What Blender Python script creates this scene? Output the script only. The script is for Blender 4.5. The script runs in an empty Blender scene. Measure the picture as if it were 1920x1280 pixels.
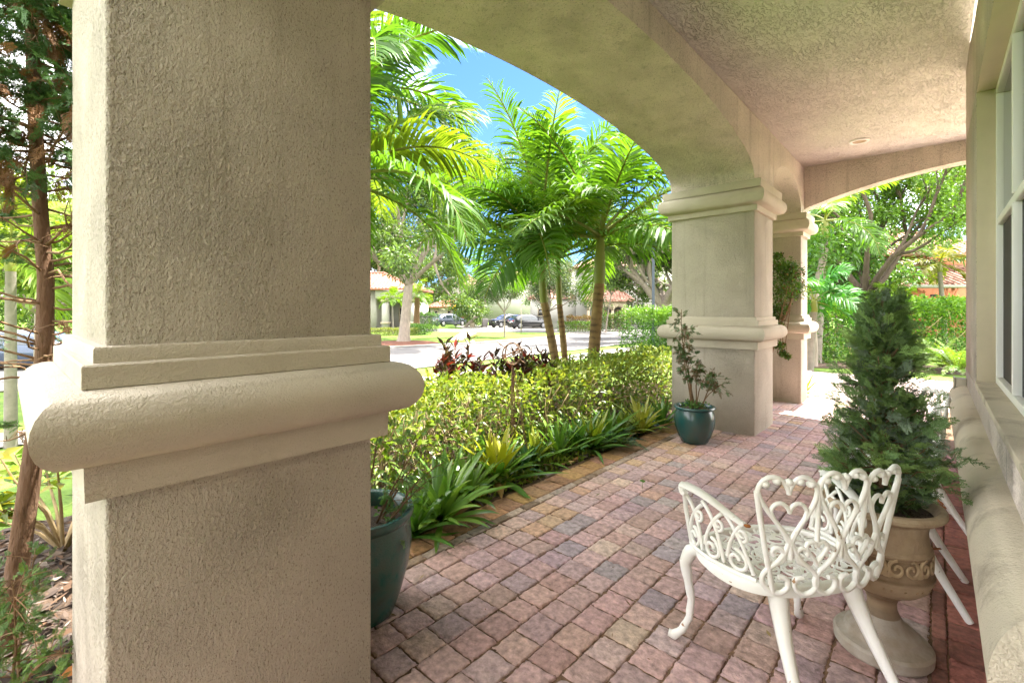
import bpy, math, random
import numpy as np
from math import sin, cos, pi, radians, atan, hypot
from mathutils import Vector, Matrix

# ------------------------------------------------------------------ camera, sky, sun
sc = bpy.context.scene
COL = sc.collection
F_PX, XV, HY, EYE = 870.0, 1755.0, 580.0, 1.4      # focal length in photo pixels, vanishing point of the porch, eye line, eye height
TH = atan((XV - 960) / F_PX); CT, ST = cos(TH), sin(TH)
cam = bpy.data.cameras.new('camera'); camo = bpy.data.objects.new('camera', cam); COL.objects.link(camo)
cam.sensor_width = 36; cam.lens = 36 * F_PX / 1920; cam.shift_y = -60 / 1920
cam.clip_start = 0.05; cam.clip_end = 2000
camo.location = (0, 0, EYE); camo.rotation_euler = (radians(90), 0, TH)
sc.camera = camo

SUN_EL, SUN_AZ = 65, 10                            # azimuth from +Y towards +X
world = bpy.data.worlds.new('World'); sc.world = world; world.use_nodes = True
wt = world.node_tree; wt.nodes.clear()
w_out = wt.nodes.new('ShaderNodeOutputWorld'); w_bg = wt.nodes.new('ShaderNodeBackground')
sky = wt.nodes.new('ShaderNodeTexSky'); sky.sky_type = 'NISHITA'; sky.sun_disc = False
sky.sun_elevation = radians(SUN_EL); sky.sun_rotation = radians(SUN_AZ)
sky.air_density = 1.0; sky.dust_density = 0.4; sky.ozone_density = 2.2
tc = wt.nodes.new('ShaderNodeTexCoord'); mp = wt.nodes.new('ShaderNodeMapping'); mp.inputs['Scale'].default_value = (1.2, 1.2, 3.2)
nz = wt.nodes.new('ShaderNodeTexNoise'); nz.inputs['Scale'].default_value = 2.6; nz.inputs['Detail'].default_value = 7; nz.inputs['Roughness'].default_value = .6
wt.links.new(tc.outputs['Generated'], mp.inputs['Vector']); wt.links.new(mp.outputs[0], nz.inputs['Vector'])
# clear north-west sky; the bright cloud bank elsewhere is added to light the porch
dt = wt.nodes.new('ShaderNodeVectorMath'); dt.operation = 'DOT_PRODUCT'; dt.inputs[1].default_value = (-.50, .72, .48); wt.links.new(tc.outputs['Generated'], dt.inputs[0])
mk = wt.nodes.new('ShaderNodeMapRange'); mk.inputs['From Min'].default_value = .93; mk.inputs['From Max'].default_value = .55; mk.inputs['To Min'].default_value = -.13; mk.inputs['To Max'].default_value = .30; wt.links.new(dt.outputs['Value'], mk.inputs['Value'])
sm = wt.nodes.new('ShaderNodeMath'); sm.operation = 'ADD'; wt.links.new(nz.outputs['Fac'], sm.inputs[0]); wt.links.new(mk.outputs[0], sm.inputs[1])
rp = wt.nodes.new('ShaderNodeValToRGB'); rp.color_ramp.elements[0].position = .47; rp.color_ramp.elements[1].position = .74
rp.color_ramp.elements[0].color = (0, 0, 0, 1); rp.color_ramp.elements[1].color = (.95, .95, .95, 1)
mx = wt.nodes.new('ShaderNodeMixRGB'); mx.inputs['Color2'].default_value = (8.8, 8.6, 8.4, 1)
tn = wt.nodes.new('ShaderNodeMixRGB'); tn.blend_type = 'MULTIPLY'; tn.inputs['Fac'].default_value = 1; tn.inputs['Color2'].default_value = (.15, .225, .40, 1)
d2_ = wt.nodes.new('ShaderNodeVectorMath'); d2_.operation = 'DOT_PRODUCT'; d2_.inputs[1].default_value = (-.25, -.95, .2); wt.links.new(tc.outputs['Generated'], d2_.inputs[0])
m2_ = wt.nodes.new('ShaderNodeMapRange'); m2_.inputs['From Min'].default_value = .25; m2_.inputs['From Max'].default_value = .85; m2_.inputs['To Min'].default_value = 1; m2_.inputs['To Max'].default_value = .72; wt.links.new(d2_.outputs['Value'], m2_.inputs['Value'])
mm_ = wt.nodes.new('ShaderNodeMath'); mm_.operation = 'MULTIPLY'; wt.links.new(rp.outputs['Color'], mm_.inputs[0]); wt.links.new(m2_.outputs[0], mm_.inputs[1])     # added bank thinned to the south to dim the near column's side
wt.links.new(sm.outputs[0], rp.inputs['Fac']); wt.links.new(mm_.outputs[0], mx.inputs['Fac'])
wt.links.new(sky.outputs[0], tn.inputs['Color1']); wt.links.new(tn.outputs[0], mx.inputs['Color1']); wt.links.new(mx.outputs[0], w_bg.inputs['Color'])
w_bg.inputs['Strength'].default_value = 0.10
wt.links.new(w_bg.outputs[0], w_out.inputs[0])

sl = bpy.data.lights.new('sun', 'SUN'); sl.energy = 2.45; sl.angle = radians(0.6); sl.color = (1, .95, .86)
so = bpy.data.objects.new('sun', sl); COL.objects.link(so); so.location = (10, 20, 40)
sd = Vector((sin(radians(SUN_AZ)) * cos(radians(SUN_EL)), cos(radians(SUN_AZ)) * cos(radians(SUN_EL)), sin(radians(SUN_EL))))
so.rotation_euler = sd.to_track_quat('Z', 'Y').to_euler()

sc.view_settings.view_transform = 'Standard'; sc.view_settings.look = 'None'
sc.view_settings.exposure = 3.5; sc.view_settings.gamma = 1.0
sc.render.engine = 'CYCLES'
try:
    sc.cycles.max_bounces = 10; sc.cycles.diffuse_bounces = 6; sc.cycles.transmission_bounces = 6; sc.cycles.glossy_bounces = 3
    sc.cycles.use_denoising = True; sc.cycles.denoiser = 'OPENIMAGEDENOISE'
    sc.cycles.caustics_reflective = False; sc.cycles.caustics_refractive = False; sc.cycles.sample_clamp_indirect = 6
except Exception as e:
    print(e)

R = np.random.default_rng(7)
random.seed(7)

# ------------------------------------------------------------------ helpers: places
def gz(x, y=0):
    """height of the ground: level round the porch, falling to the street"""
    t = min(1, max(0, (-x - 3.8) / 6.5)); return -0.06 - 0.74 * t * t * (3 - 2 * t)
def bear(px, d):
    """plan position on the bearing of photo column px, d metres deep"""
    r = d * (px - 960) / F_PX; return (r * CT - d * ST, r * ST + d * CT)
def street(px, py):
    d = (EYE + .8) * F_PX / (py - HY); x, y = bear(px, d); return (x, y)
def zat(py, d): return EYE + (HY - py) / F_PX * d

# ------------------------------------------------------------------ helpers: objects
class MB:
    def __init__(s): s.v = []; s.f = []; s.c = []; s.n = 0
    def add(s, V, F, col=None):
        V = np.asarray(V, float).reshape(-1, 3)
        if len(F) and not isinstance(F, np.ndarray):
            ks = {}
            for q in F: ks.setdefault(len(q), []).append(q)
            Fs = [np.array(q, int) for q in ks.values()]
        else: Fs = [F] if len(F) else []
        s.v.append(V)
        for q in Fs: s.f.append(q + s.n)
        if col is None: c = np.full((len(V), 3), .5)
        else:
            c = np.asarray(col, float)
            c = np.tile(c, (len(V), 1)) if c.ndim == 1 else c
        s.c.append(c); s.n += len(V); return s
    def mesh(s, name, smooth=None):
        me = bpy.data.meshes.new(name)
        V = np.concatenate(s.v) if s.v else np.zeros((0, 3))
        me.vertices.add(len(V)); me.vertices.foreach_set('co', V.ravel())
        loops = np.concatenate([f.ravel() for f in s.f]); sizes = np.concatenate([np.full(len(f), f.shape[1]) for f in s.f])
        me.loops.add(len(loops)); me.loops.foreach_set('vertex_index', loops.astype(np.int32))
        me.polygons.add(len(sizes))
        st = np.concatenate([[0], np.cumsum(sizes)[:-1]]).astype(np.int32)
        me.polygons.foreach_set('loop_start', st)
        try: me.polygons.foreach_set('loop_total', sizes.astype(np.int32))
        except Exception: pass
        me.update(calc_edges=True)
        a = me.color_attributes.new('col', 'FLOAT_COLOR', 'POINT')
        C = np.concatenate(s.c); a.data.foreach_set('color', np.concatenate([C, np.ones((len(C), 1))], 1).ravel())
        me.validate()
        if smooth is not None:
            me.polygons.foreach_set('use_smooth', np.ones(len(me.polygons), bool))
            if smooth < 180: me.set_sharp_from_angle(angle=radians(smooth))
        return me
    def build(s, name, mat, parent=None, smooth=None, bevel=0):
        o = bpy.data.objects.new(name, s.mesh(name, smooth)); COL.objects.link(o)
        o.data.materials.append(mat)
        if parent is not None: o.parent = parent
        if bevel:
            b = o.modifiers.new('bevel', 'BEVEL'); b.width = bevel; b.segments = 2; b.limit_method = 'ANGLE'; b.angle_limit = radians(50)
        return o
    def box(s, x0, x1, y0, y1, z0, z1, col=None):
        V = [(x, y, z) for x in (x0, x1) for y in (y0, y1) for z in (z0, z1)]
        return s.add(V, [(0, 1, 3, 2), (4, 6, 7, 5), (0, 4, 5, 1), (2, 3, 7, 6), (0, 2, 6, 4), (1, 5, 7, 3)], col)
    def tube(s, P, r, n=8, col=None, flat=1.0, cap=True, up=None):
        P = np.asarray(P, float); m = len(P); r = np.full(m, r, float) if np.isscalar(r) else np.asarray(r, float)
        T = np.gradient(P, axis=0); T /= np.linalg.norm(T, axis=1)[:, None] + 1e-12
        u = np.array(up, float) if up is not None else (np.array([0, 0, 1.]) if abs(T[0, 2]) < .9 else np.array([1., 0, 0]))
        N = np.zeros_like(P)
        for i in range(m):
            if up is not None: u = np.array(up, float)
            k = u - T[i] * (u @ T[i]); L = np.linalg.norm(k)
            if L < 1e-6: k = np.cross(T[i], [1, .3, .2]); L = np.linalg.norm(k)
            u = k / L; N[i] = u
        B = np.cross(T, N); a = np.arange(n) * 2 * pi / n
        V = P[:, None] + r[:, None, None] * (np.cos(a)[None, :, None] * N[:, None] * flat + np.sin(a)[None, :, None] * B[:, None])
        i = np.arange(m - 1)[:, None] * n; j = np.arange(n)[None]; k = (j + 1) % n
        Fq = np.stack([i + j, i + k, i + n + k, i + n + j], -1).reshape(-1, 4)
        base = s.n
        s.add(V.reshape(-1, 3), Fq, col)
        if cap and n > 2:
            s.f.append(np.array([[base + q for q in range(n - 1, -1, -1)]])); s.f.append(np.array([[base + (m - 1) * n + q for q in range(n)]]))
        return s
    def lathe(s, prof, c=(0, 0, 0), n=48, col=None):
        prof = np.asarray(prof, float); m = len(prof); a = np.arange(n) * 2 * pi / n
        V = np.stack([prof[:, :1] * np.cos(a) + c[0], prof[:, :1] * np.sin(a) + c[1], np.repeat(prof[:, 1:2], n, 1) + c[2]], -1)
        i = np.arange(m - 1)[:, None] * n; j = np.arange(n)[None]; k = (j + 1) % n
        return s.add(V.reshape(-1, 3), np.stack([i + j, i + k, i + n + k, i + n + j], -1).reshape(-1, 4), col)
    def prism(s, poly, z0, z1, col=None):
        n = len(poly); V = [(p[0], p[1], z0) for p in poly] + [(p[0], p[1], z1) for p in poly]
        return s.add(V, [tuple(range(n - 1, -1, -1)), tuple(range(n, 2 * n))] + [(i, (i + 1) % n, n + (i + 1) % n, n + i) for i in range(n)], col)

def tag(o, label=None, cat=None, group=None, kind=None):
    for k, v in (('label', label), ('category', cat), ('group', group), ('kind', kind)):
        if v: o[k] = v
    return o
def empty(name, loc, label, cat, rz=0, group=None):
    o = bpy.data.objects.new(name, None); COL.objects.link(o); o.location = loc; o.rotation_euler = (0, 0, rz)
    o.empty_display_size = .1
    return tag(o, label, cat, group)
def kids(o): return [c for c in bpy.data.objects if c.parent == o]
def copy_tree(o, parent=None):
    c = o.copy(); COL.objects.link(c)
    if parent is not None: c.parent = parent
    for ch in kids(o): copy_tree(ch, c)
    return c

# ------------------------------------------------------------------ helpers: materials
def nt(m): return m.node_tree.nodes, m.node_tree.links
def mat(name, base, rough=.7, spec=.3, metal=0, var=0, vscale=6, bump=0, bscale=60, bdist=.01, detail=6, attr=False, stretch=None, base2=None, coat=0):
    m = bpy.data.materials.new(name); m.use_nodes = True; N, L = nt(m); b = N['Principled BSDF']
    b.inputs['Roughness'].default_value = rough; b.inputs['Metallic'].default_value = metal; b.inputs['Specular IOR Level'].default_value = spec
    b.inputs['Coat Weight'].default_value = coat
    t = N.new('ShaderNodeTexCoord'); src = t.outputs['Object']
    if stretch:
        q = N.new('ShaderNodeMapping'); q.inputs['Scale'].default_value = stretch; L.new(src, q.inputs['Vector']); src = q.outputs[0]
    if attr:
        a = N.new('ShaderNodeAttribute'); a.attribute_name = 'col'; colout = a.outputs['Color']
    else:
        a = N.new('ShaderNodeRGB'); a.outputs[0].default_value = (*base, 1); colout = a.outputs[0]
    if var or base2:
        n = N.new('ShaderNodeTexNoise'); n.inputs['Scale'].default_value = vscale; n.inputs['Detail'].default_value = detail; n.inputs['Roughness'].default_value = .62
        L.new(src, n.inputs['Vector'])
        if base2:
            r = N.new('ShaderNodeValToRGB'); r.color_ramp.elements[0].position = .38; r.color_ramp.elements[1].position = .64
            L.new(n.outputs['Fac'], r.inputs['Fac'])
            x = N.new('ShaderNodeMixRGB'); L.new(r.outputs[0], x.inputs['Fac']); L.new(colout, x.inputs['Color1']); x.inputs['Color2'].default_value = (*base2, 1)
            colout = x.outputs[0]
        if var:
            mr = N.new('ShaderNodeMapRange'); mr.inputs['From Min'].default_value = .3; mr.inputs['From Max'].default_value = .7
            mr.inputs['To Min'].default_value = 1 - var; mr.inputs['To Max'].default_value = 1 + var
            L.new(n.outputs['Fac'], mr.inputs['Value'])
            x = N.new('ShaderNodeVectorMath'); x.operation = 'SCALE'; L.new(colout, x.inputs[0]); L.new(mr.outputs[0], x.inputs['Scale']); colout = x.outputs[0]
    L.new(colout, b.inputs['Base Color'])
    if bump:
        n2 = N.new('ShaderNodeTexNoise'); n2.inputs['Scale'].default_value = bscale; n2.inputs['Detail'].default_value = 5; n2.inputs['Roughness'].default_value = .6
        L.new(src, n2.inputs['Vector'])
        bp = N.new('ShaderNodeBump'); bp.inputs['Strength'].default_value = bump; bp.inputs['Distance'].default_value = bdist
        L.new(n2.outputs['Fac'], bp.inputs['Height']); L.new(bp.outputs[0], b.inputs['Normal'])
    return m

def stucco(name, base, scale=75, dist=.006, strength=.8, pits=0.0, stretch=(1, 1, 1), var=.06, crack=0, mottle=None, mottle_amt=.6):
    m = bpy.data.materials.new(name); m.use_nodes = True; N, L = nt(m); b = N['Principled BSDF']
    b.inputs['Roughness'].default_value = .92; b.inputs['Specular IOR Level'].default_value = .15
    t = N.new('ShaderNodeTexCoord'); mp = N.new('ShaderNodeMapping'); mp.inputs['Scale'].default_value = stretch
    L.new(t.outputs['Object'], mp.inputs['Vector']); src = mp.outputs[0]
    n1 = N.new('ShaderNodeTexNoise'); n1.inputs['Scale'].default_value = scale; n1.inputs['Detail'].default_value = 4; n1.inputs['Roughness'].default_value = .55
    n1.inputs['Distortion'].default_value = .6; L.new(src, n1.inputs['Vector'])
    r1 = N.new('ShaderNodeValToRGB'); r1.color_ramp.elements[0].position = .36; r1.color_ramp.elements[1].position = .58
    L.new(n1.outputs['Fac'], r1.inputs['Fac'])
    n2 = N.new('ShaderNodeTexNoise'); n2.inputs['Scale'].default_value = scale * 4; n2.inputs['Detail'].default_value = 3; L.new(src, n2.inputs['Vector'])
    ad = N.new('ShaderNodeMath'); ad.operation = 'MULTIPLY_ADD'; ad.inputs[1].default_value = .25; L.new(n2.outputs['Fac'], ad.inputs[0]); L.new(r1.outputs[0], ad.inputs[2])
    nb = N.new('ShaderNodeTexNoise'); nb.inputs['Scale'].default_value = scale * .42; nb.inputs['Detail'].default_value = 3; nb.inputs['Distortion'].default_value = .5; L.new(src, nb.inputs['Vector'])
    rb = N.new('ShaderNodeValToRGB'); rb.color_ramp.elements[0].position = .42; rb.color_ramp.elements[1].position = .66; L.new(nb.outputs['Fac'], rb.inputs['Fac'])
    ab = N.new('ShaderNodeMath'); ab.operation = 'MULTIPLY_ADD'; ab.inputs[1].default_value = .9; L.new(rb.outputs[0], ab.inputs[0]); L.new(ad.outputs[0], ab.inputs[2])
    hout = ab.outputs[0]
    if crack:   # knock-down texture: flat plateaus with ragged torn edges
        n4 = N.new('ShaderNodeTexNoise'); n4.inputs['Scale'].default_value = crack; n4.inputs['Detail'].default_value = 9; n4.inputs['Roughness'].default_value = .62; n4.inputs['Distortion'].default_value = .8
        L.new(src, n4.inputs['Vector'])
        r4 = N.new('ShaderNodeValToRGB'); r4.color_ramp.elements[0].position = .47; r4.color_ramp.elements[1].position = .53; L.new(n4.outputs['Fac'], r4.inputs['Fac'])
        a4 = N.new('ShaderNodeMath'); a4.operation = 'MULTIPLY_ADD'; a4.inputs[1].default_value = .3; L.new(hout, a4.inputs[0]); L.new(r4.outputs[0], a4.inputs[2]); hout = a4.outputs[0]
        rc = N.new('ShaderNodeValToRGB'); e = rc.color_ramp.elements; e[0].position = .462; e[0].color = (0, 0, 0, 1); e[1].position = .478; e[1].color = (.45, .45, .45, 1)
        q = e.new(.492); q.color = (0, 0, 0, 1); L.new(n4.outputs['Fac'], rc.inputs['Fac'])
        npz = N.new('ShaderNodeTexNoise'); npz.inputs['Scale'].default_value = 2.5; npz.inputs['Detail'].default_value = 3; L.new(t.outputs['Object'], npz.inputs['Vector'])
        rz_ = N.new('ShaderNodeValToRGB'); rz_.color_ramp.elements[0].position = .36; rz_.color_ramp.elements[1].position = .55; L.new(npz.outputs['Fac'], rz_.inputs['Fac'])
        mc = N.new('ShaderNodeMath'); mc.operation = 'MULTIPLY'; L.new(rc.outputs[0], mc.inputs[0]); L.new(rz_.outputs[0], mc.inputs[1])
    bp = N.new('ShaderNodeBump'); bp.inputs['Strength'].default_value = strength; bp.inputs['Distance'].default_value = dist
    L.new(hout, bp.inputs['Height']); L.new(bp.outputs[0], b.inputs['Normal'])
    n3 = N.new('ShaderNodeTexNoise'); n3.inputs['Scale'].default_value = 2.2; n3.inputs['Detail'].default_value = 6; L.new(t.outputs['Object'], n3.inputs['Vector'])
    mr = N.new('ShaderNodeMapRange'); mr.inputs['From Min'].default_value = .3; mr.inputs['From Max'].default_value = .7; mr.inputs['To Min'].default_value = 1 - var; mr.inputs['To Max'].default_value = 1 + var
    L.new(n3.outputs['Fac'], mr.inputs['Value'])
    ns = N.new('ShaderNodeTexNoise'); ns.inputs['Scale'].default_value = 3.4; ns.inputs['Detail'].default_value = 4; L.new(t.outputs['Object'], ns.inputs['Vector'])
    ms = N.new('ShaderNodeMapRange'); ms.inputs['From Min'].default_value = .35; ms.inputs['From Max'].default_value = .65; ms.inputs['To Min'].default_value = strength * .7; ms.inputs['To Max'].default_value = strength * 1.1
    L.new(ns.outputs['Fac'], ms.inputs['Value']); L.new(ms.outputs[0], bp.inputs['Strength'])
    sv = N.new('ShaderNodeVectorMath'); sv.operation = 'SCALE'; sv.inputs[0].default_value = base; L.new(mr.outputs[0], sv.inputs['Scale'])
    out = sv.outputs[0]
    if mottle:
        n6 = N.new('ShaderNodeTexNoise'); n6.inputs['Scale'].default_value = 3.1; n6.inputs['Detail'].default_value = 8; n6.inputs['Roughness'].default_value = .7; L.new(t.outputs['Object'], n6.inputs['Vector'])
        r6 = N.new('ShaderNodeValToRGB'); r6.color_ramp.elements[0].position = .52; r6.color_ramp.elements[1].position = .74; r6.color_ramp.elements[1].color = (mottle_amt, mottle_amt, mottle_amt, 1); L.new(n6.outputs['Fac'], r6.inputs['Fac'])
        x6 = N.new('ShaderNodeMixRGB'); L.new(r6.outputs[0], x6.inputs['Fac']); L.new(out, x6.inputs['Color1']); x6.inputs['Color2'].default_value = (*mottle, 1); out = x6.outputs[0]
    if pits:
        mk_ = N.new('ShaderNodeMapping'); mk_.inputs['Scale'].default_value = (11, 11, .55); L.new(t.outputs['Object'], mk_.inputs['Vector'])
        n7 = N.new('ShaderNodeTexNoise'); n7.inputs['Scale'].default_value = 1; n7.inputs['Detail'].default_value = 7; n7.inputs['Roughness'].default_value = .65; L.new(mk_.outputs[0], n7.inputs['Vector'])
        r7 = N.new('ShaderNodeValToRGB'); r7.color_ramp.elements[0].position = .54; r7.color_ramp.elements[1].position = .80; r7.color_ramp.elements[1].color = (.55, .55, .55, 1); L.new(n7.outputs['Fac'], r7.inputs['Fac'])
        x7 = N.new('ShaderNodeMixRGB'); L.new(r7.outputs[0], x7.inputs['Fac']); L.new(out, x7.inputs['Color1']); x7.inputs['Color2'].default_value = (.27, .225, .165, 1); out = x7.outputs[0]
    if crack:
        xc = N.new('ShaderNodeMixRGB'); L.new(mc.outputs[0], xc.inputs['Fac']); L.new(out, xc.inputs['Color1']); xc.inputs['Color2'].default_value = (.16, .11, .08, 1); out = xc.outputs[0]  # dark colour along the torn edges stands in for their shade
    if pits:
        n5 = N.new('ShaderNodeTexNoise'); n5.inputs['Scale'].default_value = scale * 1.3; n5.inputs['Detail'].default_value = 3; L.new(src, n5.inputs['Vector'])
        r5 = N.new('ShaderNodeValToRGB'); r5.color_ramp.elements[0].position = .33; r5.color_ramp.elements[0].color = (pits, pits, pits, 1); r5.color_ramp.elements[1].position = .41; r5.color_ramp.elements[1].color = (0, 0, 0, 1)
        L.new(n5.outputs['Fac'], r5.inputs['Fac'])
        x = N.new('ShaderNodeMixRGB'); L.new(r5.outputs[0], x.inputs['Fac']); L.new(out, x.inputs['Color1']); x.inputs['Color2'].default_value = (.16, .12, .085, 1); out = x.outputs[0]
    L.new(out, b.inputs['Base Color'])
    return m

def leafmat(name, trans=.4, rough=.42, tint=(1.25, 1.35, .5), spec=.35):
    m = bpy.data.materials.new(name); m.use_nodes = True; N, L = nt(m); b = N['Principled BSDF']
    b.inputs['Roughness'].default_value = rough; b.inputs['Specular IOR Level'].default_value = spec
    a = N.new('ShaderNodeAttribute'); a.attribute_name = 'col'
    L.new(a.outputs['Color'], b.inputs['Base Color'])
    t = N.new('ShaderNodeBsdfTranslucent'); v = N.new('ShaderNodeVectorMath'); v.operation = 'MULTIPLY'; v.inputs[1].default_value = tint
    L.new(a.outputs['Color'], v.inputs[0]); L.new(v.outputs[0], t.inputs['Color'])
    x = N.new('ShaderNodeMixShader'); x.inputs['Fac'].default_value = trans
    L.new(b.outputs[0], x.inputs[1]); L.new(t.outputs[0], x.inputs[2]); L.new(x.outputs[0], N['Material Output'].inputs['Surface'])
    return m

def tilemat(name, c1, c2, sx=(1, 0, 0)):
    m = mat(name, c1, .85, base2=c2, vscale=5, var=.18)
    return m

M = {}
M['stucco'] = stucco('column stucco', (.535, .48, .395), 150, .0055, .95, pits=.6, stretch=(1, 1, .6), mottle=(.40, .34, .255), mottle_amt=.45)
M['arch'] = stucco('brightened arch stucco', (.80, .70, .62), 80, .009, 1.0, pits=.6)  # column paint made lighter here to stand in for light under the arch
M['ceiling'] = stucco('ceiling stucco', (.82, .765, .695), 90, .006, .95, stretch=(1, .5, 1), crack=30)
M['trim'] = stucco('trim stucco', (.575, .515, .415), 170, .0026, .9, mottle=(.40, .335, .25))
M['ledge'] = stucco('weathered trim stucco', (.60, .53, .42), 150, .0026, .8, mottle=(.20, .155, .12), mottle_amt=.85)
M['white'] = mat('white frame paint', (.82, .81, .78), .4)
M['screen'] = mat('dark window screen', (.035, .037, .042), .6, var=.15, vscale=300)
M['plaster'] = mat('smooth painted reveal', (.60, .52, .38), .8, bump=.3, bscale=90, bdist=.002, var=.05)
M['dark'] = mat('dark interior', (.03, .03, .03), .8)
g = mat('window glass', (.02, .022, .025), .03, spec=.9); M['glass'] = g
M['leaf'] = leafmat('leaf', tint=(1.25, 1.25, .5)); M['frond'] = leafmat('palm frond', .48, .5, (1.35, 1.35, .42), .3)
M['gloss'] = leafmat('glossy strap leaf', .3, .25, (1.3, 1.4, .5), .6)
M['needle'] = leafmat('conifer spray', .2, .6, (1.2, 1.3, .6), .25)
M['faux'] = leafmat('conifer shrub spray', .12, .6, (1.1, 1.2, .8), .25)
M['bark'] = mat('grey bark', (.24, .20, .165), .95, bump=.9, bscale=22, bdist=.03, var=.25, vscale=9, stretch=(1, 1, .35))
M['darkbark'] = mat('dark bark', (.085, .062, .045), .95, bump=.9, bscale=22, bdist=.03, var=.3, vscale=9, stretch=(1, 1, .35))
M['redbark'] = mat('red brown bark', (.17, .092, .05), .95, bump=1, bscale=50, bdist=.014, var=.5, vscale=24, base2=(.10, .06, .038), stretch=(1, 1, .3))
M['twig'] = mat('brown twig', (.19, .115, .06), .9, var=.3, vscale=20)
M['palewood'] = mat('pale stem', (.36, .27, .15), .9, var=.3, vscale=15)
M['mulch'] = mat('bark mulch', (.055, .037, .026), .95, base2=(.11, .07, .045), vscale=30, bump=1, bscale=45, bdist=.03)
M['soil'] = mat('potting soil', (.045, .03, .022), .95, base2=(.16, .12, .09), vscale=140, bump=1, bscale=120, bdist=.01)
M['lawn'] = mat('lawn', (.08, .15, .014), .9, base2=(.13, .20, .025), vscale=1.3, var=.22, bump=.8, bscale=25, bdist=.04, detail=10)
M['road'] = mat('worn asphalt', (.115, .108, .103), .9, var=.12, vscale=1.6, bump=.3, bscale=80, bdist=.006, detail=9)
M['concrete'] = mat('concrete path', (.25, .235, .21), .9, var=.1, vscale=3, bump=.3, bscale=60, bdist=.004)
M['paver'] = mat('tumbled paver', (.3, .2, .2), .66, attr=True, var=.45, vscale=30, bump=1, bscale=85, bdist=.007, detail=10, spec=.4)
M['sand'] = mat('joint sand', (.20, .115, .065), .95, base2=(.10, .06, .036), vscale=40, bump=1, bscale=120, bdist=.006)
M['cast'] = mat('white painted cast metal', (.80, .79, .76), .42, spec=.4, base2=(.74, .72, .66), vscale=7, bump=.25, bscale=120, bdist=.002)
N, L = nt(M['cast']); b_ = N['Principled BSDF']; l_ = b_.inputs['Base Color'].links[0].from_socket
n_ = N.new('ShaderNodeTexNoise'); n_.inputs['Scale'].default_value = 34; n_.inputs['Detail'].default_value = 6; t_ = N.new('ShaderNodeTexCoord'); L.new(t_.outputs['Object'], n_.inputs['Vector'])
r_ = N.new('ShaderNodeValToRGB'); r_.color_ramp.elements[0].position = .685; r_.color_ramp.elements[1].position = .72; L.new(n_.outputs['Fac'], r_.inputs['Fac'])
x_ = N.new('ShaderNodeMixRGB'); x_.inputs['Color2'].default_value = (.30, .17, .08, 1); L.new(r_.outputs[0], x_.inputs['Fac']); L.new(l_, x_.inputs['Color1']); L.new(x_.outputs[0], b_.inputs['Base Color'])
M['rust'] = mat('rust', (.30, .11, .03), .85, var=.4, vscale=60)
M['rusty'] = mat('rusted iron', (.12, .075, .05), .8, base2=(.22, .12, .06), vscale=25)
M['urn'] = mat('mottled cast stone', (.42, .29, .155), .72, attr=True, base2=(.21, .145, .09), vscale=9, var=.3, bump=.6, bscale=90, bdist=.004, detail=9)
M['urnfoot'] = mat('weathered cast stone', (.42, .37, .31), .85, base2=(.25, .20, .15), vscale=9, var=.15, bump=.6, bscale=90, bdist=.004, detail=9)
M['glaze'] = mat('teal glaze', (.014, .085, .085), .22, spec=.6, base2=(.03, .055, .045), vscale=5, var=.3, bump=.15, bscale=40, bdist=.004, stretch=(1, 1, .5))
M['glaze2'] = mat('pale green glaze', (.075, .125, .10), .25, spec=.55, base2=(.014, .07, .058), vscale=11, var=.5, bump=.5, bscale=120, bdist=.004, detail=10)
M['pole'] = mat('blue grey pole paint', (.045, .055, .075), .5)
M['wallwhite'] = mat('white house render', (.36, .35, .315), .9, bump=.3, bscale=20, bdist=.01)
M['wallgreen'] = mat('sage house render', (.30, .30, .215), .9)
M['wallcream'] = mat('cream trim', (.36, .305, .22), .9)
M['wallgrey'] = mat('grey house render', (.36, .34, .31), .9)
M['orange'] = mat('orange house render', (.36, .135, .06), .9, var=.05)
M['peach'] = mat('pale peach trim', (.42, .27, .18), .9)
M['garage'] = mat('brown garage door', (.13, .035, .018), .6)
M['tile'] = mat('red roof tile', (.26, .08, .055), .85, base2=(.34, .14, .10), vscale=3, var=.2)
M['tile2'] = mat('pinkish roof tile', (.32, .16, .115), .85, base2=(.40, .26, .20), vscale=2.5, var=.2)
M['tile3'] = mat('brown roof tile', (.19, .085, .058), .85, base2=(.32, .20, .155), vscale=2.5, var=.2)
M['carblack'] = mat('black car paint', (.010, .011, .014), .2, spec=.6, coat=.6)
M['cargrey'] = mat('slate car paint', (.085, .10, .14), .3, metal=.3, coat=.6)
M['carblue'] = mat('dark blue car paint', (.03, .05, .085), .2, metal=.3, coat=.8)
M['rubber'] = mat('tyre rubber', (.015, .015, .015), .8)
M['alloy'] = mat('alloy rim', (.45, .45, .46), .35, metal=.8)
M['carglass'] = mat('tinted car glass', (.02, .03, .035), .05, spec=.8)
M['lampred'] = mat('red lamp lens', (.30, .01, .008), .2)
M['lampclear'] = mat('clear lamp lens', (.75, .77, .8), .15)
M['black'] = mat('black trim', (.02, .02, .02), .6)
M['yellow'] = mat('yellow sign', (.80, .45, .01), .5)
M['bin'] = mat('grey bin plastic', (.23, .21, .21), .6)
M['boxgrey'] = mat('beige outlet box', (.42, .38, .30), .6)
M['litter'] = mat('dry litter', (.2, .15, .11), .95, attr=True)
M['croton'] = leafmat('croton leaf', .2, .3, (1.3, .9, .6), .5)
M['palmtrunk'] = mat('ringed palm trunk', (.21, .115, .05), .9, base2=(.20, .13, .055), vscale=6, attr=True, var=.2)
M['shaft'] = mat('green crown shaft', (.15, .165, .022), .5, var=.18, vscale=5, stretch=(1, 1, .2), spec=.4)
M['palepalm'] = mat('pale palm trunk', (.17, .15, .125), .9, var=.2, vscale=9, bump=.5, bscale=20, bdist=.02)
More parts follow.
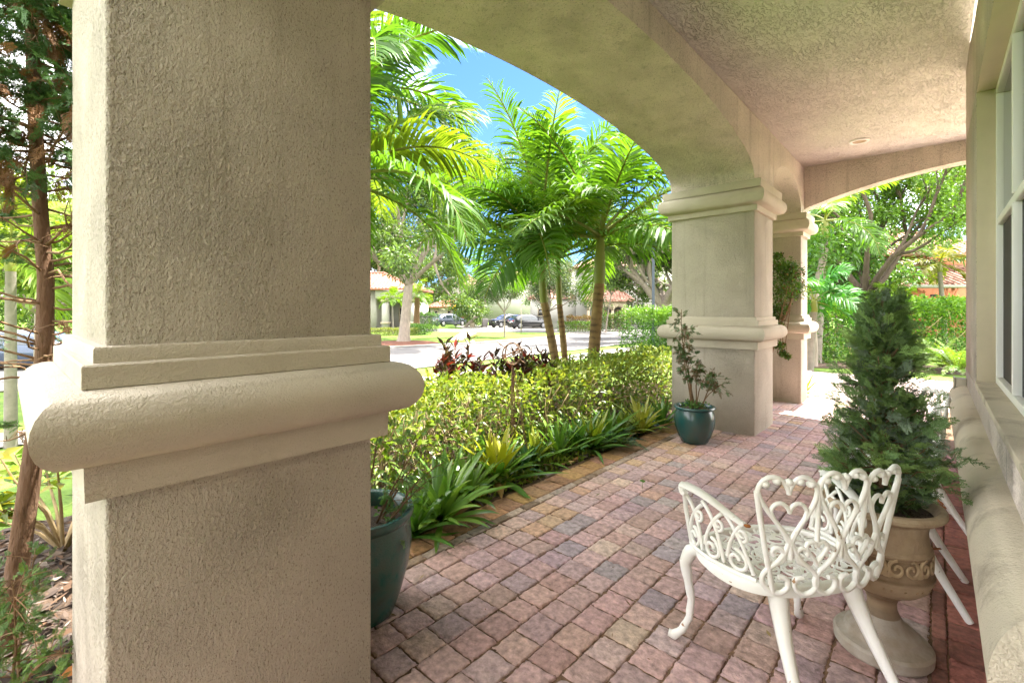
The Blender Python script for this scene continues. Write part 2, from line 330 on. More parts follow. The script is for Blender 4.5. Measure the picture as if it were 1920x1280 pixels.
M['emit'] = mat('lamp lens', (.42, .30, .19), .35)

# ------------------------------------------------------------------ the ground
def sheet(name, poly, z, m, kind='structure', sub=0):
    mb = MB(); mb.add([(x, y, z(x, y) if callable(z) else z) for x, y in poly], [tuple(range(len(poly)))])
    return tag(mb.build(name, m), kind=kind)

xs = np.concatenate([[-600, -200, -90, -60, -40, -26, -20, -16, -13], np.arange(-11, -3, .5), [-2.5, 0, 4, 10, 30, 90, 600]])
ys = np.array([-600, -150, -40, -10, 0, 4, 8, 14, 22, 40, 80, 160, 600.])
V = np.array([(x, y, gz(x)) for x in xs for y in ys]); ny = len(ys)
i, j = np.meshgrid(np.arange(len(xs) - 1), np.arange(ny - 1), indexing='ij')
tag(MB().add(V, np.stack([i * ny + j, (i + 1) * ny + j, (i + 1) * ny + j + 1, i * ny + j + 1], -1).reshape(-1, 4)).build('lawn', M['lawn'], smooth=180), kind='structure')

near = [(-23, -60), (-20.5, -12), (-19, -2), (-17, 4.5), (-14.2, 10), (-14.4, 16), (-14.3, 22), (-14.6, 28), (-17.5, 45), (-21, 60), (-30, 90)]
far = [(-44, 92), (-33, 66), (-27, 50), (-30.5, 47), (-36, 38.2), (-42, 32.5), (-70, 12), (-66, 6), (-36.3, 28.6), (-31, 33), (-25.2, 35.5), (-23.2, 32.5), (-22.4, 28), (-22, 21), (-23.2, 14.8), (-26, 8), (-30, -3), (-32, -12), (-36, -60)]
sheet('road', near + far, -.796, M['road'])
def strip(name, pts, w, z, m):
    P = np.array(pts, float); T = np.gradient(P, axis=0); T /= np.linalg.norm(T, axis=1)[:, None]; Nn = np.stack([-T[:, 1], T[:, 0]], 1) * w / 2
    mb = MB(); n = len(P)
    A, B = P + Nn, P - Nn
    mb.add([(x, y, gz(x) + z) for x, y in np.concatenate([A, B])], [(k, k + 1, n + k + 1, n + k) for k in range(n - 1)])
    return tag(mb.build(name, m), kind='structure')
strip('sidewalk', [(-11.5, -30), (-11.5, -5), (-11.5, 6), (-11.9, 14), (-12.3, 20), (-12.7, 26), (-14, 36)], 1.25, .03, M['concrete'])
def kerb(name, pts):
    mb = MB(); mb.tube([(x, y, -.76) for x, y in pts], .11, 4, flat=.5)
    return tag(mb.build(name, M['concrete']), kind='structure')
kerb('kerb', near[1:9]); kerb('kerb', far[10:18])
sheet('path', [street(842, 637), street(867, 637), street(894, 624), street(865, 623)], -.792, M['concrete'])
sheet('driveway', [street(868, 616), street(1030, 616.4), street(1035, 612), street(900, 609.5), street(850, 610.5)], -.788, M['concrete'])
sheet('driveway', [street(1128, 621), street(1160, 621), street(1152, 615), street(1140, 615)], -.788, M['concrete'])

# planting beds beside the porch
bx = np.linspace(-4.6, -2.40, 45); by = np.linspace(-3.5, 8.6, 190); bz = R.normal(0, .012, (len(bx), len(by)))
V = np.stack(np.meshgrid(bx, by, indexing='ij') + [bz * 0], -1); V[..., 2] = -.035 + bz; V[:3, :, 2] = -.10
n2 = len(by); i, j = np.meshgrid(np.arange(len(bx) - 1), np.arange(n2 - 1), indexing='ij')
Fq = np.stack([i * n2 + j, (i + 1) * n2 + j, (i + 1) * n2 + j + 1, i * n2 + j + 1], -1).reshape(-1, 4)
tag(MB().add(V, Fq).build('mulch_bed', M['mulch'], smooth=180), kind='structure')
sheet('mulch_bed', [(-3.4, 12.9), (-1.2, 14.2), (4, 14.6), (9, 15.2), (9, 17.5), (-4.5, 15.6)], -.05, M['mulch'])
sheet('mulch_bed', [(x + dx, y + dy) for (x, y) in [street(755, 643)] for dx, dy in [(2.6 * cos(t), 2.2 * sin(t)) for t in np.linspace(0, 2 * pi, 20)[:-1]]], -.785, mat('red mulch', (.15, .06, .035), .95, bump=1, bscale=20, bdist=.05))

# loose chips, twigs and dead leaves on the bed
def litter(n, x0, x1, y0, y1, cols, s=(.02, .06), z=-.02, lift=.03):
    P = np.stack([R.uniform(x0, x1, n), R.uniform(y0, y1, n), z + R.uniform(0, lift, n)], 1)
    a = R.uniform(0, 2 * pi, n); L = R.uniform(*s, n); W = L * R.uniform(.12, .5, n)
    d = np.stack([np.cos(a), np.sin(a), R.normal(0, .25, n)], 1); e = np.stack([-np.sin(a), np.cos(a), R.normal(0, .3, n)], 1)
    V = np.stack([P - d * L[:, None], P + e * W[:, None], P + d * L[:, None], P - e * W[:, None]], 1).reshape(-1, 3)
    c = np.array(cols)[R.integers(0, len(cols), n)] * R.uniform(.6, 1.3, (n, 1))
    return MB().add(V, np.arange(4 * n).reshape(-1, 4), np.repeat(c, 4, 0))
tag(litter(9000, -4.4, -2.42, -1.6, 6.0, [(.07, .05, .038), (.045, .032, .025), (.11, .085, .07), (.15, .12, .10), (.10, .055, .03)]).build('leaf_litter', M['litter']), kind='stuff')
tag(litter(60, -2.5, -2.42, .2, 5.4, [(.38, .15, .04), (.35, .24, .09), (.20, .10, .05)], s=(.03, .06), z=-.0, lift=.03).build('fallen_leaves', M['litter']), kind='stuff')

tag(litter(46, -2.15, .1, 1.2, 8.0, [(.24, .14, .07), (.16, .10, .05), (.30, .22, .10), (.12, .15, .04)], s=(.008, .026), z=.002, lift=.006).build('fallen_leaves', M['litter']), kind='stuff')
# ------------------------------------------------------------------ the brick paved porch floor
def pavers(rects, cols, seed=1, tilt=.0016, gap=.006):
    r = np.random.default_rng(seed); q = np.asarray(rects, float); n = len(q)
    t = np.array([0, .0, .03, .10, .22, .36, .5, .64, .78, .90, .97, 1., 1.]); k = len(t)
    zz = np.array([-.035, -.0065, -.0020, -.0003, 0, 0, 0, 0, 0, -.0003, -.0020, -.0065, -.035])
    tx, ty = np.meshgrid(t, t, indexing='ij'); zb = np.minimum(zz[:, None], zz[None])
    w = (q[:, 1] - q[:, 0] - gap)[:, None, None]; h = (q[:, 3] - q[:, 2] - gap)[:, None, None]
    X = q[:, 0][:, None, None] + gap / 2 + tx * w; Y = q[:, 2][:, None, None] + gap / 2 + ty * h
    edge = np.minimum(np.minimum(tx, 1 - tx), np.minimum(ty, 1 - ty)); near_e = np.clip(1 - edge / .15, 0, 1)
    jit = r.normal(0, .0026, (n, k, k)) * near_e
    X = X + r.normal(0, .0019, (n, k, k)) * near_e; Y = Y + r.normal(0, .0019, (n, k, k)) * near_e
    Z = zb[None] + jit * (zb[None] > -.03) + r.normal(0, .0007, (n, k, k)) + (tx[None] - .5) * r.normal(0, tilt, (n, 1, 1)) * 2 + (ty[None] - .5) * r.normal(0, tilt, (n, 1, 1)) * 2 + r.normal(0, .0012, (n, 1, 1))
    Z[:, [0, -1], :] = np.minimum(Z[:, [0, -1], :], -.03); Z[:, :, [0, -1]] = np.minimum(Z[:, :, [0, -1]], -.03)
    V = np.stack([X, Y, Z], -1).reshape(-1, 3)
    i, j = np.meshgrid(np.arange(k - 1), np.arange(k - 1), indexing='ij'); b = np.stack([i * k + j, (i + 1) * k + j, (i + 1) * k + j + 1, i * k + j + 1], -1).reshape(-1, 4)
    Fq = (b[None] + (np.arange(n) * k * k)[:, None, None]).reshape(-1, 4)
    c = np.repeat(np.asarray(cols), k * k, 0)
    return V, Fq, c
PINK, ROSE, SLATE, TAN, PEACH, MAUVE = (.50, .335, .305), (.45, .275, .24), (.33, .295, .315), (.50, .315, .175), (.52, .375, .30), (.42, .30, .31)
def colour(x, y):
    p = [(PINK, .30), (ROSE, .22), (SLATE, .13), (TAN, .03), (PEACH, .1), (MAUVE, .24)]
    if x < -1.75 and y > 1.7: p = [(PINK, .22), (PEACH, .28), (TAN, .34), (MAUVE, .16)]
    if y < 1.9 and x < -1.1: p = [(ROSE, .45), (MAUVE, .3), (PINK, .25)]
    if x > -.5: p = [(ROSE, .5), (MAUVE, .3), (PINK, .12), (SLATE, .08)]
    w = np.array([b for _, b in p]); w = w / w.sum(); k = R.choice(len(p), p=w); mean = sum(np.array(a) * b for (a, _), b in zip(p, w)); return (np.array(p[k][0]) * .62 + mean * .38) * R.uniform(.84, 1.12) * np.array([1, R.uniform(.95, 1.05), R.uniform(.94, 1.06)])
fl = MB(); rects, cols = [], []
rowx = [-2.115 + .1498 * k for k in range(15)]
for k in range(14):
    x0, x1 = rowx[k], rowx[k + 1]; y = -1.0 + R.uniform(0, .15)
    while y < 8.6:
        L = R.choice([.137, .15, .15, .155, .165]); rects.append((x0, x1, y, y + L)); cols.append(colour((x0 + x1) / 2, y)); y += L
y = -1.0
while y < 8.5:      # narrow cut course, then the brown soldier course along the bed
    L = R.uniform(.12, .2); rects.append((-2.185, -2.117, y, y + L)); cols.append(np.array(R.choice([0, 1])) * .1 + np.array((.22, .15, .10)) * R.uniform(.7, 1.5)); y += L
y = -1.0
while y < 5.56:
    L = R.choice([.155, .155, .17]); rects.append((-2.395 + R.normal(0, .006), -2.187, y, y + L)); cols.append(np.array((.34, .195, .105)) * R.uniform(.7, 1.2) * np.array([1, R.uniform(.9, 1.1), R.uniform(.7, 1.2)])); y += L
y = -1.0
while y < 8.5:
    L = R.uniform(.2, .24); rects.append((-.016, .036, y, y + L)); cols.append(np.array((.25, .105, .08)) * R.uniform(.7, 1.3)); y += L
y = -1.0
while y < 6.0:
    L = .155; rects.append((.036, .28, y, y + L)); cols.append(np.array((.28, .105, .08)) * R.uniform(.75, 1.25)); y += L
for x0 in np.arange(-2.9, 4.6, .16):      # the walk that carries on past the porch
    y = 8.62 + R.uniform(0, .1)
    while y < 12.3:
        L = R.choice([.16, .24]); rects.append((x0, x0 + .16, y, y + L)); cols.append(np.array((.43, .33, .30)) * R.uniform(.8, 1.2)); y += L
for x0 in np.arange(.3, 3.2, .16):
    y = 5.9
    while y < 8.6:
        rects.append((x0, x0 + .16, y, y + .24)); cols.append(colour(0, 0)); y += .24
fl.add(*pavers(rects, cols))
floor = tag(fl.build('porch_floor', M['paver'], smooth=180), kind='structure')
tag(MB().box(-2.43, 4.7, -1.2, 12.4, -.2, -.0075).build('floor_bed', M['sand']), kind='structure')

# ------------------------------------------------------------------ porch columns
def sweep_square(mb, x0, x1, y0, y1, prof, lip=.0):
    rings = [[(x0 - o, y0 - o, z), (x1 + o, y0 - o, z), (x1 + o, y1 + o, z), (x0 - o, y1 + o, z)] for o, z in prof]
    V = [v for r in rings for v in r]; F = []
    for a in range(len(rings) - 1):
        for b in range(4): F.append((a * 4 + b, a * 4 + (b + 1) % 4, a * 4 + 4 + (b + 1) % 4, a * 4 + 4 + b))
    F.append((3, 2, 1, 0)); n = len(V); F.append((n - 4, n - 3, n - 2, n - 1)); return mb.add(V, F)
def roll(off, proj, z0, z1, n=12):
    return [(off + proj * sin(pi * k / n) ** .8, z0 + (z1 - z0) * (1 - cos(pi * k / n)) / 2) for k in range(n + 1)]
BAND = [(.002, .955), (.040, .956), (.042, 1.042)] + roll(.042, .090, 1.043, 1.215) + [(.046, 1.217), (.046, 1.268), (.042, 1.272), (.024, 1.273), (.024, 1.306), (.020, 1.311), (.002, 1.312)]
CAPITAL = [(.002, 2.49), (.032, 2.491), (.034, 2.55), (.050, 2.556)] + roll(.046, .080, 2.557, 2.735) + [(.078, 2.737), (.084, 2.80), (.080, 2.822), (.002, 2.824)]
XI, XO = -1.476, -2.42
def column(y0, y1, label, x0=XO, lean=0):
    o = empty('porch_column', ((x0 + XI) / 2, (y0 + y1) / 2, 0), label, 'column', group='stucco columns of the porch')
    cx, cy = (x0 + XI) / 2, (y0 + y1) / 2; a, b = (XI - x0) / 2, (y1 - y0) / 2
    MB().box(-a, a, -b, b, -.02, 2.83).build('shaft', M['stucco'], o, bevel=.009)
    sweep_square(MB(), -a, a, -b, b, BAND).build('band_moulding', M['trim'], o, smooth=40, bevel=0)
    sweep_square(MB(), -a, a, -b, b, CAPITAL).build('capital', M['trim'], o, smooth=40)
    return o
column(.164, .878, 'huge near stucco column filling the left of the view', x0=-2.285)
column(5.583, 6.353, 'stucco column at the far end of the wide arch, behind the small teal pot')
column(7.97, 8.415, 'farthest stucco column at the corner, a leafy shrub in front of it')

# ------------------------------------------------------------------ arcade wall, end beam, ceiling
def arch_z(y):
    if .90 < y < 5.562: return 2.88 + .42 * math.sqrt(max(0, 1 - ((y - 3.231) / 2.332) ** 2))
    if 6.372 < y < 7.951: return 2.87 + .43 * math.sqrt(max(0, 1 - ((y - 7.162) / .79) ** 2))
    return 2.826
def archwall(ya, zb, x0, x1, zt):
    n = len(ya); V = []
    for y, z in zip(ya, zb): V += [(x0, y, z), (x1, y, z), (x1, y, zt), (x0, y, zt)]
    F = []
    for k in range(n - 1):
        for b in range(4): F.append((k * 4 + b, k * 4 + (b + 1) % 4, k * 4 + 4 + (b + 1) % 4, k * 4 + 4 + b))
    F += [(0, 1, 2, 3), (n * 4 - 1, n * 4 - 2, n * 4 - 3, n * 4 - 4)]
    return V, F
ya = [.164, .88]; zb = [2.826, 2.826]
def addarch(a, b, n=72):
    for k in range(n + 1):
        y = (a + b) / 2 - (b - a) / 2 * cos(pi * k / n); ya.append(y); zb.append(arch_z(min(max(y, a + 1e-6), b - 1e-6)) if 0 < k < n else (2.88 if a < 5 else 2.87))
ya.append(.8999); zb.append(2.826); addarch(.90, 5.562); ya.append(5.5621); zb.append(2.826); ya.append(6.3719); zb.append(2.826); addarch(6.372, 7.951, 36); ya.append(7.9511); zb.append(2.826); ya.append(8.415); zb.append(2.826)
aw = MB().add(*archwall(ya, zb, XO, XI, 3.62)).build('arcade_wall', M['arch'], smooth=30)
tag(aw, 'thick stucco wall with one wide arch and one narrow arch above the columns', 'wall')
xa = []; za = []
for k in range(61):
    t = -cos(pi * k / 60); xa.append(.55 + 2.025 * t); za.append(3.285 - .365 * abs(t) ** 1.9)
V, F = archwall(xa, za, 8.18, 8.41, 3.62)
V = [(y, x, z) for x, y, z in V]; F = [tuple(reversed(f)) for f in F]
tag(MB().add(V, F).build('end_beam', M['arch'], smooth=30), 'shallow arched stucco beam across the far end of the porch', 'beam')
ce = empty('porch_ceiling', (0, 4, 3.54), 'rough knock-down textured pinkish stucco porch ceiling', 'ceiling')
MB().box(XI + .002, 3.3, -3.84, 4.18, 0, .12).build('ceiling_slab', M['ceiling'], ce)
MB().box(XO, 7.5, -3.84, 4.41, .125, .2).box(-.9, 7.5, -9.5, -3.841, .0, .2).build('roof_deck', M['plaster'], ce)  # second slab is unseen roof over the camera, added to block light
rl = empty('recessed_light', (-.72, 7.33, 3.54), 'round white recessed downlight set in the stucco ceiling', 'ceiling light')
MB().lathe([(.070, -.002), (.074, -.012), (.082, -.018), (.104, -.016), (.110, -.008), (.111, -.0005)], n=40).build('trim_ring', M['white'], rl, smooth=50)
MB().lathe([(.001, -.0035), (.045, -.004), (.071, -.010)], n=40).build('lens', M['emit'], rl, smooth=50)

# ------------------------------------------------------------------ the house wall with its window
hw = empty('house_wall', (.2, 1.53, 0), 'beige stucco house wall along the right, with window and heavy roll moulding', 'house wall')
def hb(name, m, *b, bevel=0):
    mb = MB()
    for q in b: mb.box(q[0] - .2, q[1] - .2, q[2] - 1.53, q[3] - 1.53, q[4], q[5])
    return mb.build(name, M[m], hw, bevel=bevel)
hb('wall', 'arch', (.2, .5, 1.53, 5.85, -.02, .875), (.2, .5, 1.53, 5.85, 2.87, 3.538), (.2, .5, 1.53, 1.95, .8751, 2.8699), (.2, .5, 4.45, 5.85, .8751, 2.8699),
   (.5, 3.2, 5.6, 5.85, -.02, 3.538), (.5, 1.4, 1.53, 1.75, -.02, 3.538), (1.4, 1.65, -5, 1.75, -.02, 3.538), (.4, 1.4, -5.2, -5, -.02, 3.538), (2.95, 3.2, 5.85, 8.17, -.02, 3.538))  # slabs right of and behind the camera are unseen, added to block side light
hb('sill', 'ledge', (.196, .42, 1.951, 4.449, .8755, .912), bevel=.004)
hb('reveal', 'plaster', (.203, .42, 4.444, 4.449, .9125, 2.864), (.203, .42, 1.951, 4.443, 2.864, 2.869))
rp_ = [(o, z) for o, z in roll(0, .118, .455, .735, 16)]
mb = MB()
rings = [[(-o, 4.32, z) for o, z in rp_], [(-o, -o + .03, z) for o, z in rp_], [(1.199, -o + .03, z) for o, z in rp_]]
n = len(rp_); mb.add([v for r in rings for v in r], [(a * n + b, a * n + b + 1, a * n + n + b + 1, a * n + n + b) for a in range(2) for b in range(n - 1)] + [tuple(range(n - 1, -1, -1))])
mb.build('roll_moulding', M['ledge'], hw, smooth=40)
wn = MB().box(.093, .14, .421, 2.919, .913, .955).box(.093, .14, .421, 2.919, 2.82, 2.863).box(.093, .14, 2.875, 2.912, .956, 2.819).box(.093, .14, .421, .46, .956, 2.819)
wn.box(.098, .135, .461, 2.874, 1.955, 2.0)
for y in (1.97, 1.21): wn.box(.090, .137, y, y + .035, .957, 1.954).box(.090, .137, y, y + .035, 2.001, 2.818)
wf = wn.build('window_frame', M['white'], hw, bevel=.003)
MB().box(.125, .128, .46, 2.876, .956, 1.956).build('insect_screen', M['screen'], wf)
MB().box(.126, .129, .46, 2.876, 1.999, 2.82).build('pane', M['glass'], wf)
ob = empty('outlet_box', (.2, 5.7, .72), 'small beige weatherproof outlet box on the end of the house wall', 'outlet box')
MB().box(-.075, -.001, -.055, .055, -.075, .075).build('box', M['boxgrey'], ob, bevel=.008)
MB().box(-.088, -.0755, -.062, .062, -.082, .082).build('lid', M['boxgrey'], ob, bevel=.004)

# ------------------------------------------------------------------ plants: generators
def unit(v): return v / (np.linalg.norm(v, axis=-1, keepdims=True) + 1e-9)
def leaves(mb, P, D, L, W, col, roll_=None, fold=.25, droop=.15):
    """one folded diamond-shaped leaf per point: base P, axis D, length L, width W"""
    n = len(P); D = unit(D); L = np.broadcast_to(L, (n,))[:, None]; W = np.broadcast_to(W, (n,))[:, None]
    up = unit(R.normal(0, .55, (n, 3)) + [0, 0, 1]) if roll_ is None else roll_
    S = unit(np.cross(D, up)); Nn = unit(np.cross(S, D))
    mid = P + D * L * .45
    tip = P + D * L - Nn * L * droop
    V = np.stack([P, mid + S * W / 2 + Nn * W * fold, tip, mid - S * W / 2 + Nn * W * fold, mid], 1).reshape(-1, 3)
    b = np.arange(n)[:, None] * 5
    Fq = np.concatenate([b + [0, 1, 4], b + [1, 2, 4], b + [0, 4, 3], b + [4, 2, 3]])
    c = np.asarray(col, float); c = np.repeat(c if c.ndim == 2 else np.tile(c, (n, 1)), 5, 0)
    return mb.add(V, Fq, c)
def palette(n, cols, w=None, v=.2):
    c = np.array(cols); k = R.choice(len(c), n, p=w); return c[k] * R.uniform(1 - v, 1 + v, (n, 1))
def sphere(n): return unit(R.normal(0, 1, (n, 3)))

def tree(loc, label, height, spread, trunk_r, bole, nl, leaf, cols, bark='bark', group=None, limbs=6, lean=(0, 0), name='tree', clump=.5, hang=0, seed=0, els=(.35, 1.15)):
    """tapered trunk with limbs; leaf clumps round the twig ends leave gaps"""
    global R
    keep = R; R = np.random.default_rng(100 + seed)
    o = empty(name, loc, label, 'tree', group=group)
    tr = MB(); ends = []
    top = np.array([lean[0], lean[1], bole])
    P = np.array([[0, 0, -.1], [lean[0] * .1, lean[1] * .1, bole * .12], [lean[0] * .5, lean[1] * .5, bole * .55], top])
    tr.tube(P, [trunk_r * 1.45, trunk_r * 1.05, trunk_r * .9, trunk_r * .8], 12)
    def grow(p, d, L, r, lev):
        q = [p]; dd = d.copy()
        for k in range(4):
            dd = unit(dd + R.normal(0, .16, 3) + [0, 0, .05 - hang * .05 * lev]); q.append(q[-1] + dd * L / 4)
        tr.tube(np.array(q), np.linspace(r, r * .45, 5), 6 if lev < 2 else 4)
        if lev >= 2: ends.append(q[-1]); ends.append(q[2]); return
        for k in range(4 if lev == 0 else 3):
            s = q[2 + k % 3]; nd = unit(dd + R.normal(0, .65, 3) + [0, 0, .1]); grow(s, nd, L * R.uniform(.5, .72), r * .5, lev + 1)
    for k in range(limbs):
        a = 2 * pi * k / limbs + R.uniform(-.4, .4); el = R.uniform(*els)
        grow(top - [0, 0, R.uniform(0, bole * .12)], np.array([cos(a) * cos(el), sin(a) * cos(el), sin(el)]), (spread if el < .7 else (height - bole)) * R.uniform(.5, .75), trunk_r * .55, 0)
    tr.build('trunk', M[bark], o, smooth=60)
    E_ = np.array(ends); E_ = E_[R.permutation(len(E_))]
    m = len(E_); per = max(4, nl // m); C = np.repeat(E_, per, 0); n = len(C)
    size = np.repeat(R.uniform(.6, 1.3, m), per)[:, None] * clump
    P = C + sphere(n) * (R.uniform(0, 1, (n, 1)) ** .45) * size * [1, 1, .7]
    D = unit(P - C) + R.normal(0, .5, (n, 3)) - [0, 0, .25 + hang]
    tint = np.repeat(R.uniform(.75, 1.3, m), per)[:, None]
    mb = MB(); leaves(mb, P, D, leaf * R.uniform(.7, 1.3, n), leaf * .48, palette(n, cols) * tint)
    mb.build('crown', M['leaf'], o); R = keep
    return o

def frond(mb, p0, az, el, L, droop, nl=60, LL=.55, w=.03, cols=((.05, .13, .012),), curl=.0, plume=.5, twist=0, petiole=.18, hang=.55):
    """a feather palm leaf: arching rachis with drooping leaflets on both sides"""
    m = 22; t = np.linspace(0, 1, m); e = el - droop * t ** 1.5; a = az + curl * t
    d = np.stack([np.cos(e) * np.cos(a), np.cos(e) * np.sin(a), np.sin(e)], 1); P = p0 + np.concatenate([[[0, 0, 0]], np.cumsum(d[:-1] * L / (m - 1), 0)])
    mb.tube(P, np.linspace(.022, .004, m) * (L / 1.8), 5, col=(.22, .24, .05))
    tt = np.linspace(petiole, .995, nl); ii = tt * (m - 1); i0 = np.minimum(ii.astype(int), m - 2); fr = (ii - i0)[:, None]
    B = P[i0] * (1 - fr) + P[i0 + 1] * fr; T = unit(d[i0] * (1 - fr) + d[i0 + 1] * fr)
    side = unit(np.cross(T, np.array([0, 0, 1.]))); up = np.cross(side, T)
    if twist: side, up = side * cos(twist) + up * sin(twist), up * cos(twist) - side * sin(twist)
    prof = np.clip(np.sin(pi * np.clip((tt - petiole) / (1 - petiole) * .88 + .12, 0, 1)) ** .6, .22, 1)
    base = np.array(cols[R.integers(len(cols))]) * R.uniform(.85, 1.15)
    for s in (-1, 1):
        n = nl; l = LL * prof * R.uniform(.88, 1.1, n); fw = .35 + .75 * tt
        dirs = unit(side * s + T * fw[:, None] + up * R.normal(plume * .45, plume * .5, n)[:, None])
        q0 = B; q1 = q0 + dirs * (l * .4)[:, None]; d2 = unit(dirs + [0, 0, -1] * np.array(R.uniform(.25, .55, n) * hang / .55)[:, None]); q2 = q1 + d2 * (l * .35)[:, None]
        d3 = unit(d2 + [0, 0, -1] * np.array(R.uniform(.3, .8, n) * hang / .55)[:, None]); q3 = q2 + d3 * (l * .25)[:, None]
        wd = unit(np.cross(dirs, up + R.normal(0, .35, (n, 3)))) * (w * prof * R.uniform(.8, 1.2, n))[:, None] / 2
        V = np.stack([q0 - wd * .5, q0 + wd * .5, q1 - wd, q1 + wd, q2 - wd * .8, q2 + wd * .8, q3], 1).reshape(-1, 3); b = np.arange(n)[:, None] * 7
        c = base * R.uniform(.8, 1.25, (n, 1)); c = np.repeat(c, 7, 0)
        base_n = mb.n
        mb.add(V, np.concatenate([b + [0, 1, 3, 2], b + [2, 3, 5, 4]]), c); mb.f.append((b + [4, 5, 6]) + base_n)
    return mb

def palm(loc, label, H, r, nf=13, FL=1.9, lean=(0, 0), cols=((.05, .14, .012), (.075, .17, .014), (.11, .19, .015)), group=None, shaft=.75, seed=0, rings=True, elr=(-.25, 1.35), fl_mat='frond', LL=.55, w=.034, nl=60, trunk=None, az0=0, name='palm_tree', hang=.55, skip=(), dr=(.9, 1.5)):
    global R
    keep = R; R = np.random.default_rng(500 + seed)
    o = empty(name, loc, label, 'palm', group=group)
    m = 60; t = np.linspace(0, 1, m); z = t * H; cx = lean[0] * t ** 1.3; cy = lean[1] * t ** 1.3
    P = np.stack([cx, cy, z - .1], 1); rr = r * (1.18 - .28 * t)
    if rings:
        ring = (np.arange(m) % 3 == 0); rr = rr * np.where(ring, 1.05, 1.0); col = np.where(ring[:, None], np.array((.07, .04, .02)), np.array((.17, .105, .045)) * (1 - .0 * t[:, None]))
    else: col = np.tile((.3, .27, .24), (m, 1))
    mb = MB(); mb.tube(P, rr, 12, col=np.repeat(col, 12, 0)); mb.build('trunk', M[trunk] if trunk else M['palmtrunk'], o, smooth=60)
    c = np.array([lean[0], lean[1], H - .1]); tl = np.array([lean[0] * .35 / H * shaft, lean[1] * .35 / H * shaft, shaft])
    if shaft > 0:
        ts = np.linspace(0, 1, 14)[:, None]; rs = r * np.array([.90, .98, 1.02, 1.02, .99, .95, .91, .87, .82, .77, .71, .63, .54, .42])
        MB().tube(c + tl * ts, rs, 12).build('crownshaft', M['shaft'], o, smooth=60)
    top = c + tl * .93
    for k in range(nf):
        if k in skip: continue
        u = k / max(1, nf - 1); a = az0 + k * 2.39996 + R.uniform(-.2, .2); el = elr[1] - (elr[1] - elr[0]) * u ** .8 + R.uniform(-.1, .1)
        mb = MB(); frond(mb, top - np.array([0, 0, .12 * u * shaft]), a, el, FL * R.uniform(.85, 1.1), R.uniform(*dr) + .2 * u, nl, LL * R.uniform(.9, 1.1), w, cols, curl=R.uniform(-.35, .35), twist=R.uniform(-.5, .5), hang=hang)
        mb.build('frond', M[fl_mat], o)
    R = keep
    return o

def strap_plant(loc, label, n=26, L=.42, w=.045, cols=((.05, .12, .015),), heart=None, name='bromeliad', cat='bromeliad', group='bromeliads along the bed', el=(.15, 1.35), droop=1.0, dead=0, seed=0, mat_='gloss'):
    global R
    keep = R; R = np.random.default_rng(900 + seed)
    mb = MB()
    for k in range(n):
        u = k / n; a = k * 2.39996 + R.uniform(-.25, .25); e = el[1] - (el[1] - el[0]) * u + R.uniform(-.12, .12); l = L * R.uniform(.75, 1.15) * (.62 + .38 * min(1, u * 2)); dr = droop * R.uniform(.5, 1.3) * (.4 + .6 * u)
        m = 9; t = np.linspace(0, 1, m); ee = e - dr * t ** 2; d = np.stack([np.cos(ee) * cos(a), np.cos(ee) * sin(a), np.sin(ee)], 1)
        P = np.array([0, 0, .03 + .06 * (1 - u)]) + np.concatenate([[[0, 0, 0]], np.cumsum(d[:-1] * l / (m - 1), 0)])
        s = np.array([-sin(a), cos(a), 0]) + R.normal(0, .12, 3); up = np.cross(d, s); ww = w * R.uniform(.8, 1.2) * np.array([.75, .85, .9, .97, 1, .95, .8, .5, .05])[:, None] / 2
        P[:, 2] = np.maximum(P[:, 2], .04 + .01 * (k % 3)); V = np.stack([P - s * ww + up * ww * -.45, P, P + s * ww + up * ww * -.45], 1).reshape(-1, 3)
        c = np.array(cols[R.integers(len(cols))]) * R.uniform(.8, 1.2)
        if heart is not None and u < .4: c = np.array(heart) * R.uniform(.85, 1.15)
        if dead and u > 1 - dead: c = np.array((.27, .16, .07)) * R.uniform(.6, 1.2)
        c = np.repeat(c * np.linspace(1.15, .95, m)[:, None], 3, 0)
        F = [(3 * q + b, 3 * q + b + 1, 3 * q + b + 4, 3 * q + b + 3) for q in range(m - 1) for b in (0, 1)]
        mb.add(V, F, c)
    o = mb.build(name, M[mat_], smooth=180); o.location = loc; R = keep
    return tag(o, label, cat, group)

